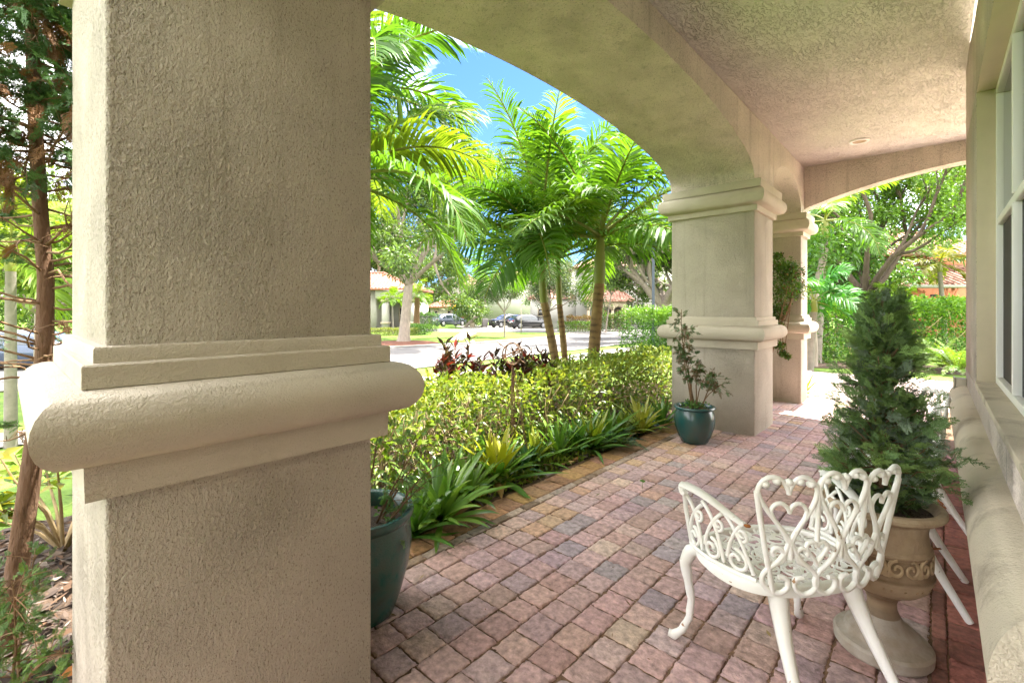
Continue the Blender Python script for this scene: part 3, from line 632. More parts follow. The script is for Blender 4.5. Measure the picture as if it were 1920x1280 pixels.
def hedge(name, label, corners, z0, z1, n, leaf, cols, w=None, cat='hedge', group=None, rough=.12, twigs=0, inner=.35, top_cols=None, mat_='leaf', shrink=.1):
    """clipped shrubs along a line: corners = (x0,y0),(x1,y1), width"""
    (xa, ya_), (xb, yb), wd = corners; A = np.array([xa, ya_]); B = np.array([xb, yb]); T = unit(B - A); Nn = np.array([-T[1], T[0]]); Ln = np.linalg.norm(B - A)
    s = R.uniform(0, Ln, n); u = R.uniform(-1, 1, n); v = R.uniform(0, 1, n)
    surf = R.uniform(0, 1, n) > inner; top = R.uniform(0, 1, n) < .45
    d = np.abs(R.normal(0, .14, n))
    v = np.where(surf & top, 1 - d, v); u = np.where(surf & ~top, np.sign(u) * (1 - d * .8), u)
    hump = rough * (np.sin(s * 4.1) * .4 + np.sin(s * 9.3 + u * 4) * .35 + np.sin(s * 17 + u * 9) * .3)
    uu = u * (1 - shrink * v ** 3) * (1 + hump * .6); H = (z1 - z0) * (1 + hump)
    P = np.concatenate([A + T * s[:, None] + Nn * (uu * wd / 2)[:, None], (z0 + v * H)[:, None]], 1)
    out = np.concatenate([Nn * uu[:, None] * .8, (v - .3)[:, None] * 1.2], 1)
    D = unit(out + R.normal(0, .65, (n, 3)))
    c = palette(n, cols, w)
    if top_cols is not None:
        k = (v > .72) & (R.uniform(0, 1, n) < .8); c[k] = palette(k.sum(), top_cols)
    mb = MB(); leaves(mb, P, D, leaf * R.uniform(.6, 1.35, n), leaf * .5, c)
    o = empty(name, (0, 0, 0), label, cat, group=group)
    mb.build('foliage', M[mat_], o)
    tw = MB()
    for k in range(twigs):
        ss = R.uniform(0, Ln); q = A + T * ss + Nn * R.uniform(-.75, .75) * wd / 2; p = np.array([q[0], q[1], z0]); dd = unit(np.array([R.normal(0, .35), R.normal(0, .35), 1])); pts = [p]
        for e in range(5): dd = unit(dd + R.normal(0, .3, 3) + [0, 0, .1]); pts.append(pts[-1] + dd * (z1 - z0) * .19)
        tw.tube(np.array(pts), np.linspace(.008, .0035, 6), 4)
    if twigs: tw.build('stems', M['palewood'], o)
    return o

def spray_template(seed, L=.1, n=9):
    """flat branching conifer spray, made of thin leaf strips"""
    r = np.random.default_rng(seed); V = []; F = []
    def strip_(p, d, l, w):
        d = d / np.linalg.norm(d); s = np.array([-d[1], d[0], r.normal(0, .4)]); s /= np.linalg.norm(s); k = len(V)
        V.extend([p - s * w * .5, p + s * w * .5, p + d * l * .6 + s * w * .6, p + d * l, p + d * l * .6 - s * w * .6]); F.append((k, k + 1, k + 2, k + 3, k + 4))
    strip_(np.zeros(3), np.array([1, 0, 0.]), L, .004)
    for k in range(n):
        t = (k + .7) / n; p = np.array([L * t * .95, 0, 0]); l = L * .5 * (1 - t * .6)
        for s in (-1, 1):
            d = np.array([cos(.75), s * sin(.75), r.normal(0, .25)]); strip_(p, d, l, .0032)
            for q in (.35, .6):
                for s2 in (-1, 1):
                    a = s * .75 + s2 * .65; strip_(p + d * l * q, np.array([cos(a), sin(a), r.normal(0, .3)]), l * .42, .0026)
    return np.array(V), np.array(F)
SPR = [spray_template(k) for k in range(4)]
def sprays(mb, P, D, S, col, spread=.6):
    n = len(P); D = unit(D); rnd = unit(R.normal(0, spread, (n, 3)) + [0, 0, 1]); Y = unit(np.cross(rnd, D)); Z = np.cross(D, Y)
    k = R.integers(0, len(SPR), n); S = np.broadcast_to(S, (n,))
    for q in range(len(SPR)):
        idx = np.nonzero(k == q)[0]
        if not len(idx): continue
        V, F = SPR[q]
        W = P[idx, None] + S[idx, None, None] * (V[None, :, :1] * D[idx, None] + V[None, :, 1:2] * Y[idx, None] + V[None, :, 2:] * Z[idx, None])
        W[..., 2] -= (V[None, :, 0] ** 2) * 1.2 * S[idx, None]
        mb.add(W.reshape(-1, 3), (F[None] + (np.arange(len(idx)) * len(V))[:, None, None]).reshape(-1, F.shape[1]), np.repeat(col[idx], len(V), 0))
    return mb
def pt(px, py, d):
    x, y = bear(px, d); return np.array([x, y, zat(py, d)])

# ------------------------------------------------------------------ pots, urn and what grows in them
def pot(loc, label, prof, soil_r, soil_z, m, group='teal glazed pots'):
    o = empty('glazed_pot', loc, label, 'plant pot', group=group)
    MB().lathe(prof, n=64).build('pot_body', M[m], o, smooth=50)
    MB().lathe([(.0005, soil_z + .012), (soil_r * .5, soil_z + .01), (soil_r, soil_z)], n=32).build('soil', M['soil'], o, smooth=180)
    return o
PN = (-1.97, 1.115)
pot((*PN, 0), 'large tall teal pot half hidden behind the near column',
    [(.001, 0), (.14, 0), (.152, .01), (.185, .10), (.218, .22), (.232, .32), (.228, .39), (.222, .43), (.236, .445), (.243, .462), (.238, .478), (.222, .481), (.205, .468), (.200, .40), (.001, .38)], .2, .405, 'glaze2')
PF = bear(1302, 4.92)
pot((*PF, 0), 'small round teal pot against the far column of the wide arch',
    [(.001, 0), (.125, 0), (.135, .01), (.165, .07), (.198, .17), (.205, .24), (.198, .30), (.182, .345), (.19, .352), (.208, .36), (.211, .372), (.204, .382), (.186, .381), (.172, .36), (.17, .33), (.001, .32)], .17, .34, 'glaze')

def wispy(name, loc, label, stems, nsp, s, cols, cat='plant', r0=.006, matname='needle', group=None, low=None):
    o = empty(name, loc, label, cat, group=group); st = MB(); fo = MB(); Ps, Ds = [], []
    for (dx, dy, h, bare) in stems:
        p = np.array([dx * .12, dy * .12, 0]); d = unit(np.array([dx * .7, dy * .7, 1.0])); q = [p]
        for k in range(7):
            d = unit(d + R.normal(0, .10, 3) + np.array([dx, dy, 0]) * .06); q.append(q[-1] + d * h / 7)
        q = np.array(q); st.tube(q, np.linspace(r0, r0 * .35, 8), 5)
        for k in range(int(nsp * h)):
            t = R.uniform(bare, 1) * 6.99; i0 = int(t); b = q[i0] * (1 - t + i0) + q[min(7, i0 + 1)] * (t - i0); dd = unit(R.normal(0, .7, 3) + [dx * .3, dy * .3, .2]); L = R.uniform(.02, .13)
            st.tube(np.array([b, b + dd * L * .5 + [0, 0, .004], b + dd * L]), [.0022, .0018, .001], 3)
            for e in range(3): Ps.append(b + dd * L * R.uniform(.5, 1)); Ds.append(dd + R.normal(0, .5, 3))
    st.build('stems', M['twig'], o, smooth=60)
    Ps = np.array(Ps); sprays(fo, Ps, np.array(Ds), R.uniform(.6, 1.2, len(Ps)) * s, palette(len(Ps), cols))
    if low:
        n = low[0]; P = R.normal(0, low[1], (n, 3)) * [1, 1, .35] + [0, 0, .05]; P[:, :2] *= np.minimum(1, .14 / (np.hypot(P[:, 0], P[:, 1]) + 1e-6))[:, None]; P[:, 2] = np.maximum(P[:, 2], .02); leaves(fo, P, unit(R.normal(0, .6, (n, 3)) + [0, 0, .5]), .035, .022, palette(n, low[2]))
    fo.build('foliage', M[matname], o); return o
wispy('feathery_plant', (PN[0], PN[1], .405), 'straggly feathery green weed growing out of the large near pot', [(.5, .35, .34, .1), (.3, .7, .36, .1), (.75, .6, .30, .1), (-.2, .3, .55, .5), (-.35, .1, .62, .7), (.95, .25, .34, .15), (.0, .8, .42, .25), (-.25, -.2, .55, .8), (.5, 1.0, .36, .15)], 26, .42,
      [(.14, .28, .07), (.17, .32, .08), (.11, .24, .09)], low=(26, .08, [(.09, .22, .03)]))
wispy('dry_shrub', (PF[0], PF[1], .33), 'leaning half bare twiggy conifer in the small round pot', [(-.13, -.12, 1.08, .45), (-.10, -.14, .92, .5), (-.1, .0, .52, .8), (.40, .36, .44, .55), (.15, .1, .36, .85), (.05, .05, .45, .9), (-.15, .1, .40, .9), (.3, .2, .36, .8)], 34, .62,
      [(.08, .155, .06), (.10, .18, .06), (.15, .10, .05)], low=(170, .055, [(.07, .16, .03), (.10, .19, .04)]), r0=.008)

UX, UY = -.166, 2.452
un = empty('garden_urn', (UX, UY, 0), 'brown cast stone urn with scrolled band beside the white chair', 'urn')
un.scale = (.84, .84, 1)
MB().lathe([(.001, 0), (.186, 0), (.196, .012), (.198, .045), (.188, .056), (.160, .062), (.150, .072), (.146, .086), (.120, .105), (.088, .125), (.072, .15)], n=64).build('foot', M['urnfoot'], un, smooth=35)
UP = [(.0715, .148), (.060, .175), (.058, .20), (.066, .225), (.082, .236), (.092, .243), (.094, .252), (.112, .262), (.150, .275), (.178, .298), (.190, .325), (.193, .338), (.199, .342), (.199, .352), (.190, .357), (.186, .37), (.183, .43), (.186, .436), (.192, .441), (.192, .451), (.185, .456), (.179, .47), (.174, .52), (.180, .556), (.198, .572), (.224, .579), (.240, .590), (.243, .602), (.236, .614), (.214, .616), (.200, .60), (.190, .56), (.001, .55)]
def bowl_tone(r, z):  # darker in the scroll band and neck, lighter at the rim
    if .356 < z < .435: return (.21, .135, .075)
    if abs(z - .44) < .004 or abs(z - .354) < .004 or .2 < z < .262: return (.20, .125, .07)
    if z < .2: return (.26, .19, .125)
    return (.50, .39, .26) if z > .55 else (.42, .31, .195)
rel = MB().lathe(UP, n=72, col=np.repeat(np.array([bowl_tone(r, z) for r, z in UP]), 72, 0))
def spiral(c, r0, turns, sgn, n=26, a0=0):
    t = np.linspace(0, 1, n); a = a0 + sgn * 2 * pi * turns * t; r = r0 * (1 - .82 * t); return np.stack([c[0] + r * np.cos(a), c[1] + r * np.sin(a)], 1)
for k in range(9):
    a0 = 2 * pi * k / 9
    for s in (-1, 1):
        for (rr, off, dz, tw) in ((.036, .036, .404, 1.3), (.022, .010, .388, .8)):
            S = spiral((s * off, dz), rr, tw, s, a0=pi / 2 if s > 0 else pi / 2); a = a0 + S[:, 0] / .187
            rel.tube(np.stack([.1868 * np.cos(a), .1868 * np.sin(a), S[:, 1]], 1), np.linspace(.0085, .005, len(S)), 6, col=(.46, .33, .19))
    for s in (-.3, 0, .3):
        z = np.linspace(.266, .325, 5); a = a0 + .35 + s * .9; rel.tube(np.stack([(.115 + (z - .263) * 1.22) * np.cos(a), (.115 + (z - .263) * 1.22) * np.sin(a), z], 1), .006, 5, col=(.34, .225, .12))
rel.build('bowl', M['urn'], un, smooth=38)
MB().lathe([(.001, .585), (.205, .58)], n=32).build('soil', M['soil'], un)

cy = empty('topiary_conifer', (UX, UY, .58), 'dark green bushy conifer shrub standing in the stone urn', 'shrub')
st = MB(); st.tube(np.array([[0, 0, 0], [.01, 0, .3], [-.01, .005, .6], [0, 0, .9]]), [.014, .012, .008, .003], 8)
fo = MB(); Ps, Ds, Ss, Cs = [], [], [], []
def cyr(t): return np.interp(t, [0, .08, .2, .32, .45, .6, .78, .92, 1], [.125, .19, .22, .18, .155, .125, .09, .05, .02])
for k in range(230):
    t = R.uniform(0, 1) ** 1.1; a = R.uniform(0, 2 * pi); z = .03 + t * .83; rr = cyr(t) * R.uniform(.65, 1.02) * (1 + .16 * sin(3 * a + 9 * t)); rise = R.uniform(.02, .22) * (1 if t > .12 else .2)
    b = np.array([0, 0, max(.0, z - rise * .6)]); e = np.array([rr * cos(a), rr * sin(a), z + .02]); mid = (b + e) / 2 + [0, 0, -.015]
    st.tube(np.array([b, mid, e]), [.004, .003, .0015], 3)
    shade = R.uniform(.7, 1.35); tone = np.array([(.11, .18, .065), (.13, .21, .065), (.13, .175, .11), (.18, .27, .08)][R.integers(4)])
    for q in range(int(5 + 26 * rr)):
        w = R.uniform(.3, 1.03); p = b * (1 - w) ** 2 + mid * 2 * w * (1 - w) + e * w * w + R.normal(0, .018, 3); d = unit(e - b) + R.normal(0, .5, 3) + [0, 0, .25]
        Ps.append(p); Ds.append(d); Ss.append(R.uniform(.5, .85)); Cs.append(tone * shade * R.uniform(.8, 1.2) * (.8 + .35 * w))
st.build('stems', M['twig'], cy); sprays(fo, np.array(Ps), np.array(Ds), np.array(Ss), np.array(Cs)).build('foliage', M['faux'], cy)

# ------------------------------------------------------------------ white cast metal chairs
def heart(cx, cz, w, h, n=44):
    t = np.linspace(0, 2 * pi, n); x = 16 * np.sin(t) ** 3; y = 13 * np.cos(t) - 5 * np.cos(2 * t) - 2 * np.cos(3 * t) - np.cos(4 * t)
    x = x / 16; y = (y + 17) / 29
    x = x * (.45 + .55 * np.clip(y * 1.25, 0, 1)); y = np.where(y > .8, .8 + (y - .8) * .9, y)
    return np.stack([cx + x * w / 2, cz + y * h], 1)
def backmap(S):
    """lateral s, height z on the dished, outward leaning back"""
    s, z = S[:, 0], S[:, 1]; k = (z - .44) / .42
    x = s * (.80 + .22 * k); y = -.205 - .035 * k - .055 * (1 - (s / .30) ** 2); return np.stack([x, y, z], 1)
def sidemap(S, sg):
    """arm panel: u 0 back to 1 front, height z"""
    u, z = S[:, 0], S[:, 1]; k = np.clip((z - .44) / .24, 0, 1.2)
    xb = .225 + .075 * np.sin(u * pi * .7); xt = .27 + .068 * u; yb = -.16 + .30 * u; yt = -.14 + .25 * u
    return np.stack([sg * (xb + (xt - xb) * k), yb + (yt - yb) * k, z], 1)
def curl(a, b, c, n=22):
    """C-scroll running through 2-D control points"""
    P = np.array([a, b, c], float); t = np.linspace(0, 1, n)[:, None]; return P[0] * (1 - t) ** 2 + 2 * P[1] * t * (1 - t) + P[2] * t * t
def scroll(cx, cz, r, a0, turns, sg, n=30, inner=.25):
    t = np.linspace(0, 1, n); a = a0 + sg * turns * 2 * pi * t; rr = r * (1 - (1 - inner) * t ** 1.2); return np.stack([cx + rr * np.cos(a), cz + rr * np.sin(a)], 1)
def chair(label, group, brace=False):
    o = empty('patio_chair', (0, 0, 0), label, 'chair', group=group)
    # seat: moulded rim with a pierced scroll pattern
    t = np.linspace(0, 2 * pi, 73)[:-1]; ex = 2 / 2.5
    ring = lambda k: np.stack([.305 * k * np.sign(np.cos(t)) * np.abs(np.cos(t)) ** ex, .225 * k * np.sign(np.sin(t)) * np.abs(np.sin(t)) ** ex - .0], 1)
    prof = [(1.0, .412), (1.0, .436), (.985, .446), (.965, .450), (.90, .450), (.885, .444), (.885, .428), (.93, .424), (.96, .412)]
    V = np.concatenate([np.concatenate([ring(k), np.full((72, 1), z)], 1) for k, z in prof]); F = []
    for a in range(len(prof)):
        for b in range(72): F.append((a * 72 + b, a * 72 + (b + 1) % 72, ((a + 1) % len(prof)) * 72 + (b + 1) % 72, ((a + 1) % len(prof)) * 72 + b))
    mb = MB().add(V, [tuple(reversed(f)) for f in F]); mb.build('seat_rim', M['cast'], o, smooth=50)
    sp = MB()
    def flat(S, r=.0072): sp.tube(np.stack([S[:, 0], S[:, 1], np.full(len(S), .440)], 1), r, 6, flat=.6, up=(0, 0, 1))
    for (rad, num, sz) in ((.20, 5, .046), (.52, 9, .050), (.80, 13, .046)):
        for k in range(num):
            a = 2 * pi * (k + .5 * (num % 2)) / num; c = np.array([.29 * rad * cos(a), .215 * rad * sin(a)])
            for s in (-1, 1): flat(scroll(c[0], c[1], sz * .98, a + s * .2, 1.2, s, 20), .0052)
            flat(np.stack([np.linspace(c[0], c[0] * (1 + .24 / max(rad, .25)), 4), np.linspace(c[1], c[1] * (1 + .24 / max(rad, .25)), 4)], 1), .0045)
    for q in (.29, .54, .77):
        tt = np.linspace(0, 2 * pi, 50); flat(np.stack([.29 * q * np.cos(tt), .212 * q * np.sin(tt)], 1), .0045)
    sp.build('seat_pattern', M['cast'], o, smooth=60)
    # back: three hearts, each holding a small one, over lyre scrolls
    bk = MB(); T = lambda S, r, mp_=backmap, fl=1.0: bk.tube(mp_(S), r, 7, flat=fl)
    for cx in (-.198, 0, .198):
        top = .0 + .012 * (cx == 0)
        T(heart(cx, .595, .196, .262 + top), .0082); T(heart(cx, .615, .122, .15), .0072)
        for k in range(-2, 3): # the ruffled top edge
            q = backmap(np.array([[cx + k * .036, .846 + top - .010 * abs(k) - (.012 if k == 0 else 0)]]))[0]
            bk.lathe([(.001, -.012), (.0125, -.006), (.0145, .0), (.0125, .007), (.001, .013)], q, 8)
        for s in (-1, 1):
            T(np.concatenate([curl((cx, .64), (cx + s * .018, .57), (cx + s * .07, .538), 12), curl((cx + s * .07, .538), (cx + s * .128, .495), (cx + s * .088, .457), 12)[1:], curl((cx + s * .088, .457), (cx + s * .045, .428), (cx + s * .014, .466), 12)[1:], curl((cx + s * .014, .466), (cx + s * .0, .505), (cx + s * .046, .502), 8)[1:]]), .0085)
            T(scroll(cx + s * .05, .585, .034, -pi / 2, .85, -s), .0075)
        T(np.array([[cx, .62], [cx, .60], [cx, .57]]), .010)
    for cx in (-.099, .099): T(heart(cx, .545, .085, .085), .0075); T(np.array([[cx, .80], [cx, .72], [cx, .63]]), .008)
    for sg in (-1, 1): T(np.array([[sg * .297, .80], [sg * .292, .70], [sg * .284, .60], [sg * .275, .52], [sg * .268, .445]]), .0095)
    bk.build('backrest', M['cast'], o, smooth=70)
    for sg in (-1, 1):
        am = MB(); u = np.linspace(0, 1, 14); z = .652 + .018 * np.sin(u * pi * .9 - .6) + .035 * u
        P = sidemap(np.stack([u, z], 1), sg); am.tube(P, np.linspace(.018, .031, 14), 8, flat=.3, up=(0, 0, 1)); b = MB()
        W = lambda S, r: b.tube(sidemap(S, sg), r, 6)
        e = P[-1]; am.tube(np.stack([e[0] + sg * np.zeros(14), e[1] + .016 * np.sin(np.linspace(0, 4.4, 14)) , e[2] - .018 + .018 * np.cos(np.linspace(0, 4.4, 14))], 1), .011, 6)
        for c in (.17, .50, .83):
            W(curl((c - .17, .65), (c + .06, .60), (c + .13, .50)), .0075); W(curl((c + .17, .665), (c - .08, .62), (c - .15, .47)), .0075)
            q = scroll(0, 0, .042, pi / 2, 1.2, 1); W(np.stack([c + .02 + q[:, 0] * 3.0, .498 + q[:, 1]], 1), .0072); q = scroll(0, 0, .022, -pi / 2, 1.1, -1); W(np.stack([c - .10 + q[:, 0] * 3.0, .60 + q[:, 1]], 1), .0062)
        W(np.array([[1.0, .685], [1.02, .60], [1.0, .52], [.97, .445]]), .0095); W(np.stack([np.linspace(0, 1, 14), np.full(14, .452)], 1), .009)
        ar = am.build('arm', M['cast'], o, smooth=60); b.build('arm_lattice', M['cast'], ar, smooth=70)
        if sg < 0: MB().lathe([(.001, .0), (.011, .002), (.012, .006), (.001, .010)], tuple(P[0] + [0, -.012, .0]), 10).build('rust_spot', M['rust'], ar, smooth=60)
    for sg in (-1, 1):
        P = np.array([[sg * .235, .14, .418], [sg * .268, .172, .395], [sg * .282, .19, .34], [sg * .272, .184, .27], [sg * .262, .176, .19], [sg * .268, .182, .11], [sg * .290, .20, .05], [sg * .315, .222, .018], [sg * .332, .236, .022]])
        P2 = np.concatenate([[P[0]], *[np.linspace(P[k], P[k + 1], 4)[1:] for k in range(len(P) - 1)]]); r = np.interp(np.arange(len(P2)), np.arange(0, len(P2), 3), [.026, .027, .024, .019, .0155, .0145, .0150, .0185, .014]); r = r + .0012 * np.sin(np.arange(len(P2)) * 1.9)
        MB().tube(P2, r, 10).build('leg', M['cast'], o, smooth=80)
        P = np.array([[sg * .150, -.165, .42], [sg * .158, -.185, .36], [sg * .172, -.225, .27], [sg * .190, -.29, .15], [sg * .206, -.36, .03], [sg * .211, -.378, .0]])
        MB().tube(P, [.036, .031, .024, .0185, .0155, .015], 8).build('leg', M['cast'], o, smooth=60)
    if brace: MB().tube(np.array([[-.19, -.29, .15], [0, -.20, .19], [.19, -.29, .15]]), .0055, 6).tube(np.array([[-.19, -.29, .15], [0, -.06, .2], [.262, .17, .19]]), .0055, 6).build('brace', M['rust'], o)
    return o
GC = 'white cast metal patio chairs'
c1 = chair('nearest white cast metal chair with heart back turned to the view', GC); c1.location = (-.461, 2.052, 0); c1.rotation_euler = (0, 0, math.atan2(.577, -.817) - pi / 2)
c2 = chair('white cast metal chair against the wall, mostly hidden behind the urn', GC, True); c2.location = (-.265, 3.12, 0); c2.rotation_euler = (0, 0, pi / 2)
c3 = copy_tree(c2); c3.location = (-.245, 4.1, 0); c3.rotation_euler = (0, 0, pi / 2 + .2)
c3['label'] = 'farthest white chair, its heart back showing right of the conifer'

# ------------------------------------------------------------------ the bed beside the porch
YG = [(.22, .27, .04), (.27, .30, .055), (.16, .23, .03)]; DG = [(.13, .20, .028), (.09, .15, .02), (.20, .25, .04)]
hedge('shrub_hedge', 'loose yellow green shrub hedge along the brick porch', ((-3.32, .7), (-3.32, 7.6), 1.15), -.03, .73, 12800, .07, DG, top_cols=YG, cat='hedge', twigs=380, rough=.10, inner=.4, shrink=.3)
BC = [(.12, .25, .035), (.15, .29, .045), (.09, .20, .035)]
strap_plant((*bear(932, 3.78), -.03), 'big bromeliad with a golden heart, in the middle of the bed edge', 40, .52, .058, BC, heart=(.36, .36, .03), dead=.06, seed=1)
strap_plant((*bear(826, 3.02), -.03), 'bromeliad with arching pale leaves, next right of the large near pot', 42, .50, .056, [(.20, .32, .06), (.15, .27, .05), (.11, .22, .04)], seed=2, dead=.05, droop=1.2)
strap_plant((*bear(1048, 4.40), -.03), 'slim upright bromeliad right of the golden hearted one', 18, .46, .040, [(.17, .30, .04), (.12, .24, .05)], seed=3, el=(.4, 1.4), droop=.7)
strap_plant((*bear(1112, 4.62), -.03), 'dark leaved bromeliad behind the low fern', 32, .48, .044, [(.08, .19, .045), (.10, .22, .05)], heart=(.22, .27, .03), seed=4)
strap_plant((*bear(1203, 5.25), -.03), 'tall yellow bromeliad near the far column', 26, .48, .045, [(.28, .32, .05), (.20, .26, .04)], heart=(.36, .36, .07), seed=5, el=(.3, 1.4), dead=.15)
strap_plant((*bear(1242, 5.45), -.03), 'dark bromeliad squeezed between the yellow one and the small pot', 24, .44, .042, [(.08, .18, .04), (.11, .22, .04)], seed=6, el=(.35, 1.4))
strap_plant((*bear(1164, 5.15), -.03), 'pale striped bromeliad just left of the tall yellow one', 24, .42, .040, [(.22, .28, .05), (.12, .20, .03)], seed=7, el=(.3, 1.4))
strap_plant((*bear(775, 2.85), -.03), 'glossy green bromeliad hugging the back of the large near pot', 26, .38, .05, BC, seed=8, droop=1.3)
strap_plant((*bear(985, 4.05), -.03), 'short bromeliad with blue green leaves beside the sundial leg', 16, .30, .036, [(.08, .18, .09)], seed=9)
for q_, (px_, d_, n_, L_, cc, hh, lb) in enumerate(((880, 3.42, 22, .40, (.16, .28, .05), None, 'broad leaved lime bromeliad between the two front bromeliads'), (1003, 4.22, 22, .42, (.14, .26, .045), (.30, .34, .05), 'lime bromeliad with a yellow centre just right of the sundial stand'),
    (1082, 4.62, 20, .44, (.11, .23, .05), None, 'upright green bromeliad left of the dark leaved one'), (1138, 4.98, 20, .44, (.13, .25, .05), None, 'green bromeliad behind the fern, left of the pale striped one'), (910, 4.02, 20, .46, (.12, .24, .05), None, 'green bromeliad rising behind the golden hearted one'), (836, 3.4, 20, .46, (.13, .26, .05), None, 'tall green bromeliad behind the front one with arching leaves'))):
    strap_plant((*bear(px_, d_), -.03), lb, n_, L_, .05, [cc, tuple(v * .75 for v in cc)], heart=hh, seed=60 + q_, el=(.25, 1.4), droop=.9)
strap_plant((-1.58, 8.80, -.01), 'bright yellow strap leaved plant at the foot of the farthest column', 30, .36, .035, [(.26, .28, .03), (.20, .26, .03)], seed=10, name='strap_plant', cat='plant', group=None)
fe = empty('fern', (*bear(1150, 4.72), -.02), 'low blue green fern spreading onto the brick edge', 'fern'); mb = MB()
for k in range(16): frond(mb, np.array([0, 0, .02]), k * 2.4, R.uniform(.2, 1.0), R.uniform(.28, .4), R.uniform(.6, 1.2), 26, .06, .012, [(.05, .11, .06), (.06, .12, .05)], hang=.2)
mb.build('fronds', M['leaf'], fe)
fe2 = empty('fern', (*bear(872, 3.62), -.02), 'small bright fern sprig between the two front bromeliads', 'fern'); mb = MB()
for k in range(9): frond(mb, np.array([0, 0, .02]), k * 2.4, R.uniform(.3, 1.1), R.uniform(.14, .22), R.uniform(.6, 1.2), 20, .04, .01, [(.07, .15, .04)], hang=.2)
mb.build('fronds', M['leaf'], fe2)
wd = empty('weed_sprout', (*bear(1204, 3.62), 0), 'tiny green weed sprouting from a joint of the paving', 'weed')
mb = MB().tube(np.array([[0, 0, -.01], [.002, 0, .03], [.0, .004, .06]]), .0014, 4, col=(.08, .16, .02)); leaves(mb, np.tile([[0, .003, .055]], (7, 1)), np.array([[cos(a), sin(a), .5] for a in np.linspace(0, 5.5, 7)]), .03, .02, (.09, .2, .03)); mb.build('leaves', M['leaf'], wd)

# low growth that fills the front of the bed
n = 5200; P = np.stack([R.uniform(-2.95, -2.44, n), R.uniform(.9, 5.5, n), np.zeros(n)], 1); hh = (.04 + .30 * ((-2.44 - P[:, 0]) / .5) ** 1.2) * (.5 + .5 * np.sin(P[:, 1] * 5.3) ** 2); P[:, 2] = -.03 + hh * R.uniform(.2, 1, n)
mb = MB(); leaves(mb, P, R.normal(0, .7, (n, 3)) + [.5, 0, .6], R.uniform(.03, .075, n), .022, palette(n, DG)); tag(mb.build('ground_cover', M['leaf']), kind='stuff')
st = MB()
for k in range(90):
    q = np.array([R.uniform(-2.9, -2.45), R.uniform(.9, 5.5), -.02]); d = R.normal(0, 1, 3) * [1, 1, .15]; d = unit(d); L = R.uniform(.1, .35); st.tube(np.array([q, q + d * L * .5 + [0, 0, .03], q + d * L]), [.004, .0035, .002], 4)
tag(st.build('dry_twigs', M['palewood']), kind='stuff')

def croton(px, d, h, n, label, seed):
    global R
    keep = R; R = np.random.default_rng(seed); x, y = bear(px, d); o = empty('croton', (x, y, gz(x)), label, 'croton', group='red crotons behind the hedge'); st = MB(); fo = MB()
    for k in range(n):
        a = R.uniform(0, 2 * pi); r = R.uniform(.03, .34); H = h * R.uniform(.72, 1.02) - gz(x); q = np.array([[r * .3 * cos(a), r * .3 * sin(a), 0], [r * .7 * cos(a), r * .7 * sin(a), H * .6], [r * cos(a), r * sin(a), H * .93]])
        st.tube(q, [.008, .006, .004], 5)
        m = 24; t = R.uniform(.62, 1, m)[:, None]; P = q[1] * (1 - (t - .6) / .4) + q[2] * ((t - .6) / .4); aa = R.uniform(0, 2 * pi, m); D = np.stack([np.cos(aa), np.sin(aa), R.uniform(.2, 1.6, m)], 1)
        c = palette(m, [(.085, .020, .018), (.055, .018, .016), (.06, .065, .02), (.22, .03, .02), (.045, .03, .018), (.05, .04, .018)], v=.3); leaves(fo, P, D, R.uniform(.08, .17, m), .038, c, fold=.2, droop=.1)
    st.build('stems', M['twig'], o); fo.build('foliage', M['croton'], o); R = keep; return o
croton(852, 4.95, 1.16, 13, 'dark red croton with one scarlet leaf, left of the sundial', 31)
croton(946, 5.35, 1.06, 12, 'red brown croton right behind the sundial rings', 32)
croton(1012, 5.55, 1.02, 10, 'dark croton between the sundial and the palm trunks', 33)
croton(898, 5.2, .92, 8, 'low maroon croton peeping over the hedge left of the sundial', 34)

# armillary sundial
AX, AY = bear(961, 4.1); sz_ = zat(663, 4.1)
ad = empty('armillary_sundial', (AX, AY, -.03), 'rusty iron armillary sundial with an arrow on a tall tripod', 'sundial')
def ringtube(mb, c, r, nrm, rad, flat=1):
    nrm = unit(np.array(nrm, float)); a = unit(np.cross(nrm, [.3, .2, .9])); b = np.cross(nrm, a); t = np.linspace(0, 2 * pi, 41)
    mb.tube(c + r * (np.cos(t)[:, None] * a + np.sin(t)[:, None] * b), rad, 6, cap=False, flat=flat, up=nrm)
cc = np.array([0, 0, sz_ + .03]); mb = MB()
fw = np.array([-ST, CT, 0]); rt = np.array([CT, ST, 0]); upv = np.array([0, 0, 1.])
for nn, rr in ((rt * .75 + fw * .65, .098), (rt * .3 - fw * .95, .092), (upv * .9 + rt * -.42 + fw * .2, .101)): ringtube(mb, cc, rr, nn, .0055, 1.0)
rg = mb.build('rings', M['rusty'], ad, smooth=80)
ax = unit(rt * .8 - upv * .62); mb = MB().tube(np.array([cc - ax * .15, cc + ax * .125]), .0032, 6)
tip = cc - ax * .155; mb.tube(np.array([tip + ax * .055, tip + ax * .02, tip - ax * .03]), [.001, .022, .0008], 4, flat=.3); mb.tube(np.array([cc + ax * .10, cc + ax * .115, cc + ax * .14]), [.004, .016, .014], 4, flat=.3); mb.build('arrow', M['rusty'], ad)
mb = MB().tube(np.array([cc - upv * .10, cc - upv * .135]), .008, 6)
for a, s in ((rt * .16 - fw * .02, 1), (rt * -.01 - fw * .06, 1), (rt * .03 + fw * .12, 1)):
    for off in (-.006, .006): mb.tube(np.array([cc - upv * .12 + rt * off, cc * [1, 1, .5] + a * .45 + rt * off, np.array([a[0], a[1], 0]) + rt * off]), .0042, 5)
mb.build('stand', M['rusty'], ad, smooth=60)

